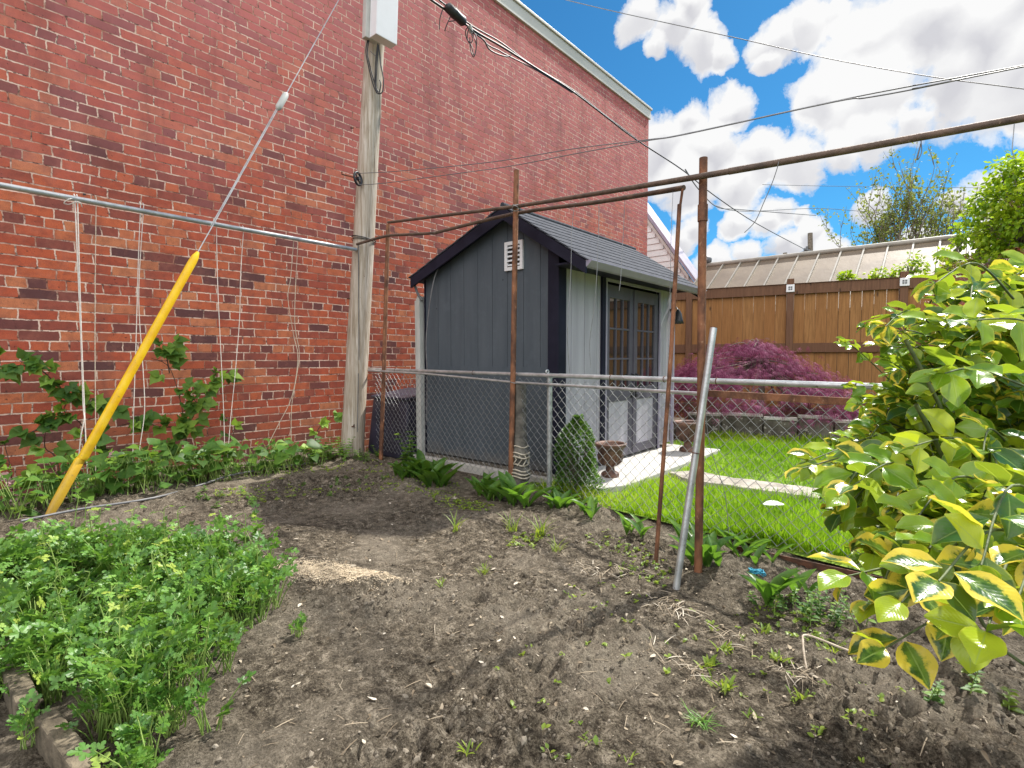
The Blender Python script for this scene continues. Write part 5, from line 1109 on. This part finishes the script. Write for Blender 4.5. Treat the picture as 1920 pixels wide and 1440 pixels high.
for k in range(70):
    ce = at(1862+random.gauss(0,48), 590+random.gauss(0,38), 5.6+random.gauss(0,.2)); S.tube([(rm.x,rm.y,1.1), (rm.x*.5+ce.x*.5, rm.y*.5+ce.y*.5, ce.z*.6+.5), ce], [.012,.007,.003], 5, False)
    for _ in range(30): q = ce+rv(.12); L.put(q, rv(1)+Vector((-.2,-.3,-.4)), Vector((0,0,1))+rv(.6), random.uniform(.045,.08), random.random())
L.build('crown', T_palm, M['redmaple'], t); S.build('trunk', M['bark'], t)

# trees beyond the fence
def limb_tree(label, name, base, h, spread, mat, trunk_mat, nlimb, levels, leafn, lsize, upright, seed, r0=.14):
    random.seed(seed); t = thing(name, label, 'tree', tuple(base)); L = Leaves(); S = MB()
    def grow(p, d, l, r, lev):
        P = [p]; dd = d.copy()
        for k in range(4): dd = (dd+rv(.14)+Vector((0,0,upright*.1))).normalized(); P.append(P[-1]+dd*l/4)
        S.tube(P, [r*(1-.12*k) for k in range(5)], 6 if lev < 2 else 4, False)
        if lev >= levels-1:
            for _ in range(leafn): q = P[random.randint(1,4)]+rv(.11*h/5); L.put(q, rv(1)+dd*.4, Vector((0,0,1))+rv(.8), lsize*random.uniform(.6,1.3), random.random())
        if lev < levels:
            for k in range(random.choice((2,3,3))): a = rv(1); grow(P[random.choice((2,3,4,4))], (dd+a*spread+Vector((0,0,upright*.4))).normalized(), l*random.uniform(.6,.85), r*.55, lev+1)
    b = Vector(base)
    for k in range(nlimb): a = 2*math.pi*k/nlimb+random.uniform(-.3,.3); grow(b, Vector((math.cos(a)*spread*.8, math.sin(a)*spread*.8, 1)).normalized(), h*.36, r0, 0)
    L.build('crown', T_oval, M[mat], t); S.build('trunk', M[trunk_mat], t)
tb = at(1700, 672, 21); tb.z = 1.6
limb_tree('thinly leafed grey tree against the clouds behind the metal roof', 'bare_tree', tb, 6.1, .60, 'willow', 'bark', 11, 4, 7, .12, .85, 23, .10)
def leafy(label, name, uc, vc, ru, rv_, f, n, size, mat, clumps, seed, flowers=0, trunk=True):
    random.seed(seed); c = at(uc, vc, f); t = thing(name, label, 'tree' if trunk else 'plant', (c.x, c.y, 0)); L = Leaves(); S = MB(); k1 = f/1000
    if trunk: S.tube([(c.x,c.y,0), (c.x+.05,c.y,c.z*.5), (c.x,c.y,c.z)], [.09,.07,.04], 8)
    fl = []
    for k in range(clumps):
        while True:
            a, b, d = random.uniform(-1,1), random.uniform(-1,1), random.uniform(-1,1)
            if .25 < a*a+b*b+d*d < 1: break
        ce = c+RT*a*ru*k1+Vector((0,0,1))*b*rv_*k1+F0*d*ru*k1*.8; S.tube([(c.x,c.y,max(.3,c.z-rv_*k1*.6)), c.lerp(ce,.6)+rv(.05), ce], [.018,.010,.004], 5, False)
        cr = random.uniform(.08,.17)*ru*k1+.05; c0 = random.gauss(.5,.15)
        for _ in range(n//clumps): o_ = rv(1); q = ce+o_*cr; L.put(q, o_+rv(.6)+Vector((0,0,-.2)), Vector((0,0,1))+rv(.7), size*random.uniform(.6,1.3), min(1, max(0, random.gauss(c0,.2))))
        if flowers and len(fl) < flowers and d < .2: fl.append(ce)
    L.build('crown', T_oval, M[mat], t); S.build('trunk', M['bark'], t)
    for q in fl:
        Lf = Leaves()
        for _ in range(60): o_ = rv(1); Lf.put(q-F0*cr+o_*.06+Vector((0,0,.05)), o_, rv(1), .03, random.random())
        Lf.build('flower_cluster', T_small, M['pinkfl'], t)
leafy('yellow green flowering tree with pinkish clusters leaning over the fence', 'flowering_tree', 1915, 410, 92, 112, 9.0, 6500, .085, 'lilac', 95, 3, 5)
leafy('lower leafy spray of yellow green shoots on the metal roof edge', 'climbing_shoot', 1790, 478, 26, 34, 8.9, 420, .07, 'lilac', 14, 4, 0, False)
for (u, v, ru, rw, lab, sd_) in ((1705,505,30,22,'yellow green shoots showing above the fence beside the lit post',6),(1655,520,22,10,'few yellow shoots peeping over the fence boards',7),(1590,524,16,8,'smallest yellow sprig over the fence top rail',8),(1765,508,36,16,'yellow green shoots spreading along the fence top by the flowering tree',9),(1845,495,40,18,'dense yellow green shoots under the flowering tree',12)):
    leafy(lab, 'climbing_shoot', u, v, ru, rw, 8.75, 260, .06, 'lilac', 10, sd_, 0, False)
random.seed(99)

# ------------------------------------------------------------------ bed timbers, conduit, small litter
def timber(label, a, b, w=.05, h=.09, z=.0):
    mb = MB(); a, b = Vector((a.x,a.y,z+h/2-.02)), Vector((b.x,b.y,z+h/2-.02)); mb.bar(a, b, w, h); tag(mb.build('bed_timber', M['edging'], bevel=.006), label, 'timber', 'timbers edging the bed')
timber('old mossy timber edging half hidden in the parsley', G(0,1225), G(55,1360))
timber('cracked bed timber at the very front corner', G(88,1390), G(165,1500), .048, .10)
mb = MB(); P = [G(40,992), G(150,968), G(290,940), G(385,908), G(450,893), G(600,868)]; mb.tube(smooth_path([Vector((p.x,p.y,hz(p.x,p.y)+.022)) for p in P], 4), .008, 8); tag(mb.build('bed_conduit', M['greycable']), 'thin metal conduit lying along the bed edge below the wall', 'pipe')
bt = G(1420,1078); mb = MB(); mb.tube([Vector((bt.x,bt.y,hz(bt.x,bt.y)+.01))+Vector((.035*math.cos(i*1.3),.018*math.sin(i*1.7),.012*math.sin(i*2.3)+.006)) for i in range(26)], .0032, 5); tag(mb.build('twine_scrap', M['blue']), 'scrap of tangled bright blue twine on the soil', 'twine')
wl = G(1430,968); Lw = Leaves(); Lw.put(Vector((wl.x,wl.y,.075)), Vector((.7,.5,.1)), Vector((0,-.3,1)), .13, .9); tag(Lw.build('white_scrap', leaf_t([.05,.2,.25,.2,.05], .2, .1, 1), M['whitepaper']), 'single white paper scrap lying on the sunny lawn', 'paper scrap')
hs_ = [G(1505,1232), G(1512,1222), G(1580,1232), G(1645,1246)]; hz_s = [.05,.06,.035,.012]
mb = MB(); mb.tube(smooth_path([Vector((G(1512,1254).x,G(1512,1254).y,0))]+[Vector((p.x,p.y,hz(p.x,p.y)+z)) for p, z in zip(hs_, hz_s)], 5), .0035, 6); tag(mb.build('dry_stem', M['chip'] if False else M['twine']), 'hooked pale dry stem lying near the shrub', 'dry stem')
# litter on the soil
SOILP = [(300,930),(700,895),(1000,955),(1330,1050),(1650,1120),(2000,1250),(2100,1600),(300,1600),(380,1420),(430,1200),(530,1150),(520,1060),(330,1000)]
LA, LB, LC = Leaves(), Leaves(), Leaves()
for x, y in scatter(5000, SOILP, 1):
    w = .5+float(vnoise(np.array([x*2.2]), np.array([y*2.2]), 77)[0])
    calm = math.exp(-(((x-2.5)/.7)**2+((y-2.0)/.7)**2))
    if random.random() > (.35+.9*w)*(1-.85*calm): continue
    a = random.uniform(0,6.283); s_ = random.choice((.004,.005,.005,.006,.007,.008,.010,.014,.024))*random.uniform(.7,1.3); L = random.choice((LA,LB,LB,LC)); L.put((x, y, hz(x,y)+.002+.003*random.random()), (math.cos(a), math.sin(a), random.uniform(-.15,.3)), Vector((0,0,1))+rv(.45), s_, random.random())
o = LB.build('leaf_litter', T_shard, M['chip']); tag(o, 'dead leaves and pale wood chips littering the bare soil', 'leaf litter', kind='stuff')
for Lq, tq in ((LA, T_chip), (LC, T_curl)): q = Lq.build('dry_leaves', tq, M['chip'], o); q['kind'] = 'stuff'
L = Leaves()
for x, y in scatter(900, SOILP, 2): 
    a = random.uniform(0,6.283); L.put((x, y, hz(x,y)+.003), (math.cos(a), math.sin(a), random.uniform(-.05,.2)), Vector((0,0,1))+rv(.6), random.uniform(.02,.07), .3+.6*random.random())
for (u, v) in ((1250,1140),(1275,1130),(1235,1215),(1130,1085),(1180,1075),(1100,1072),(1370,1190),(1500,1260),(1290,1255)):
    g = G(u, v)
    for _ in range(34): a = random.uniform(0,6.283); x, y = g.x+random.gauss(0,.045), g.y+random.gauss(0,.03); L.put((x, y, hz(x,y)+.006), (math.cos(a), math.sin(a), random.uniform(0,.3)), Vector((0,0,1))+rv(.6), random.uniform(.03,.08), .5+.5*random.random())
tag(L.build('straw_litter', leaf_t([.018,.022,.02,.012], .3, .25, 1), M['chip']), 'thin dry straw and stalk pieces on the bare soil', 'straw', kind='stuff')
L = Leaves()  # pale flakes stand in for a patch of sunlight on the soil
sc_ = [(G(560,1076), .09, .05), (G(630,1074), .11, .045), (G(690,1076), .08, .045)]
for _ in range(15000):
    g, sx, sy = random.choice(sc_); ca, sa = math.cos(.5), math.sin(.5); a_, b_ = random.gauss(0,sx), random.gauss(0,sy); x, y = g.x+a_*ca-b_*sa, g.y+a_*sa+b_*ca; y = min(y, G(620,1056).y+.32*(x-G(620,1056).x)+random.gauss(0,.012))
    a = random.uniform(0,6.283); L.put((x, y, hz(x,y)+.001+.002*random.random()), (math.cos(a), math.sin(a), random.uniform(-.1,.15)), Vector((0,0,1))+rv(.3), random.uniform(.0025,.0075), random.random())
tag(L.build('sun_patch_flakes', T_chip, M['sun_patch_flakes']), 'pale flakes laid as a sunlit patch on the soil beside the parsley', 'sun_patch_flakes', kind='stuff')
# clods
ico = bmesh.new(); bmesh.ops.create_icosphere(ico, subdivisions=1, radius=1); IV = np.array([v.co[:] for v in ico.verts]); IF = [tuple(v.index for v in f.verts) for f in ico.faces]; ico.free()
L = Leaves()
for x, y in scatter(16000, SOILP, 4):
    w = .5+float(vnoise(np.array([x*2.3+9]), np.array([y*2.3]), 8)[0]); calm = math.exp(-(((x-2.5)/.75)**2+((y-2.0)/.75)**2))
    if random.random() > (.15+1.2*max(0, w-.2))*(1-.9*calm): continue
    s_ = random.choice((.002,.0025,.003,.0035,.004,.005,.006,.008,.011))*random.uniform(.7,1.2); L.put((x, y, hz(x,y)+s_*.05), rv(1), rv(1), s_, min(1, max(0, random.gauss(.45,.22))))
IVd = IV*(1+.25*np.sin(IV[:,[1,2,0]]*5+1)); o = L.build('soil_clods', (IVd*np.array([1,.8,.7]), IF, np.zeros((len(IV),2))), M['clod']); tag(o, 'crumbly clods of dark soil scattered over the bed', 'soil clods', kind='stuff')
o.data.polygons.foreach_set('use_smooth', np.zeros(len(o.data.polygons), bool))
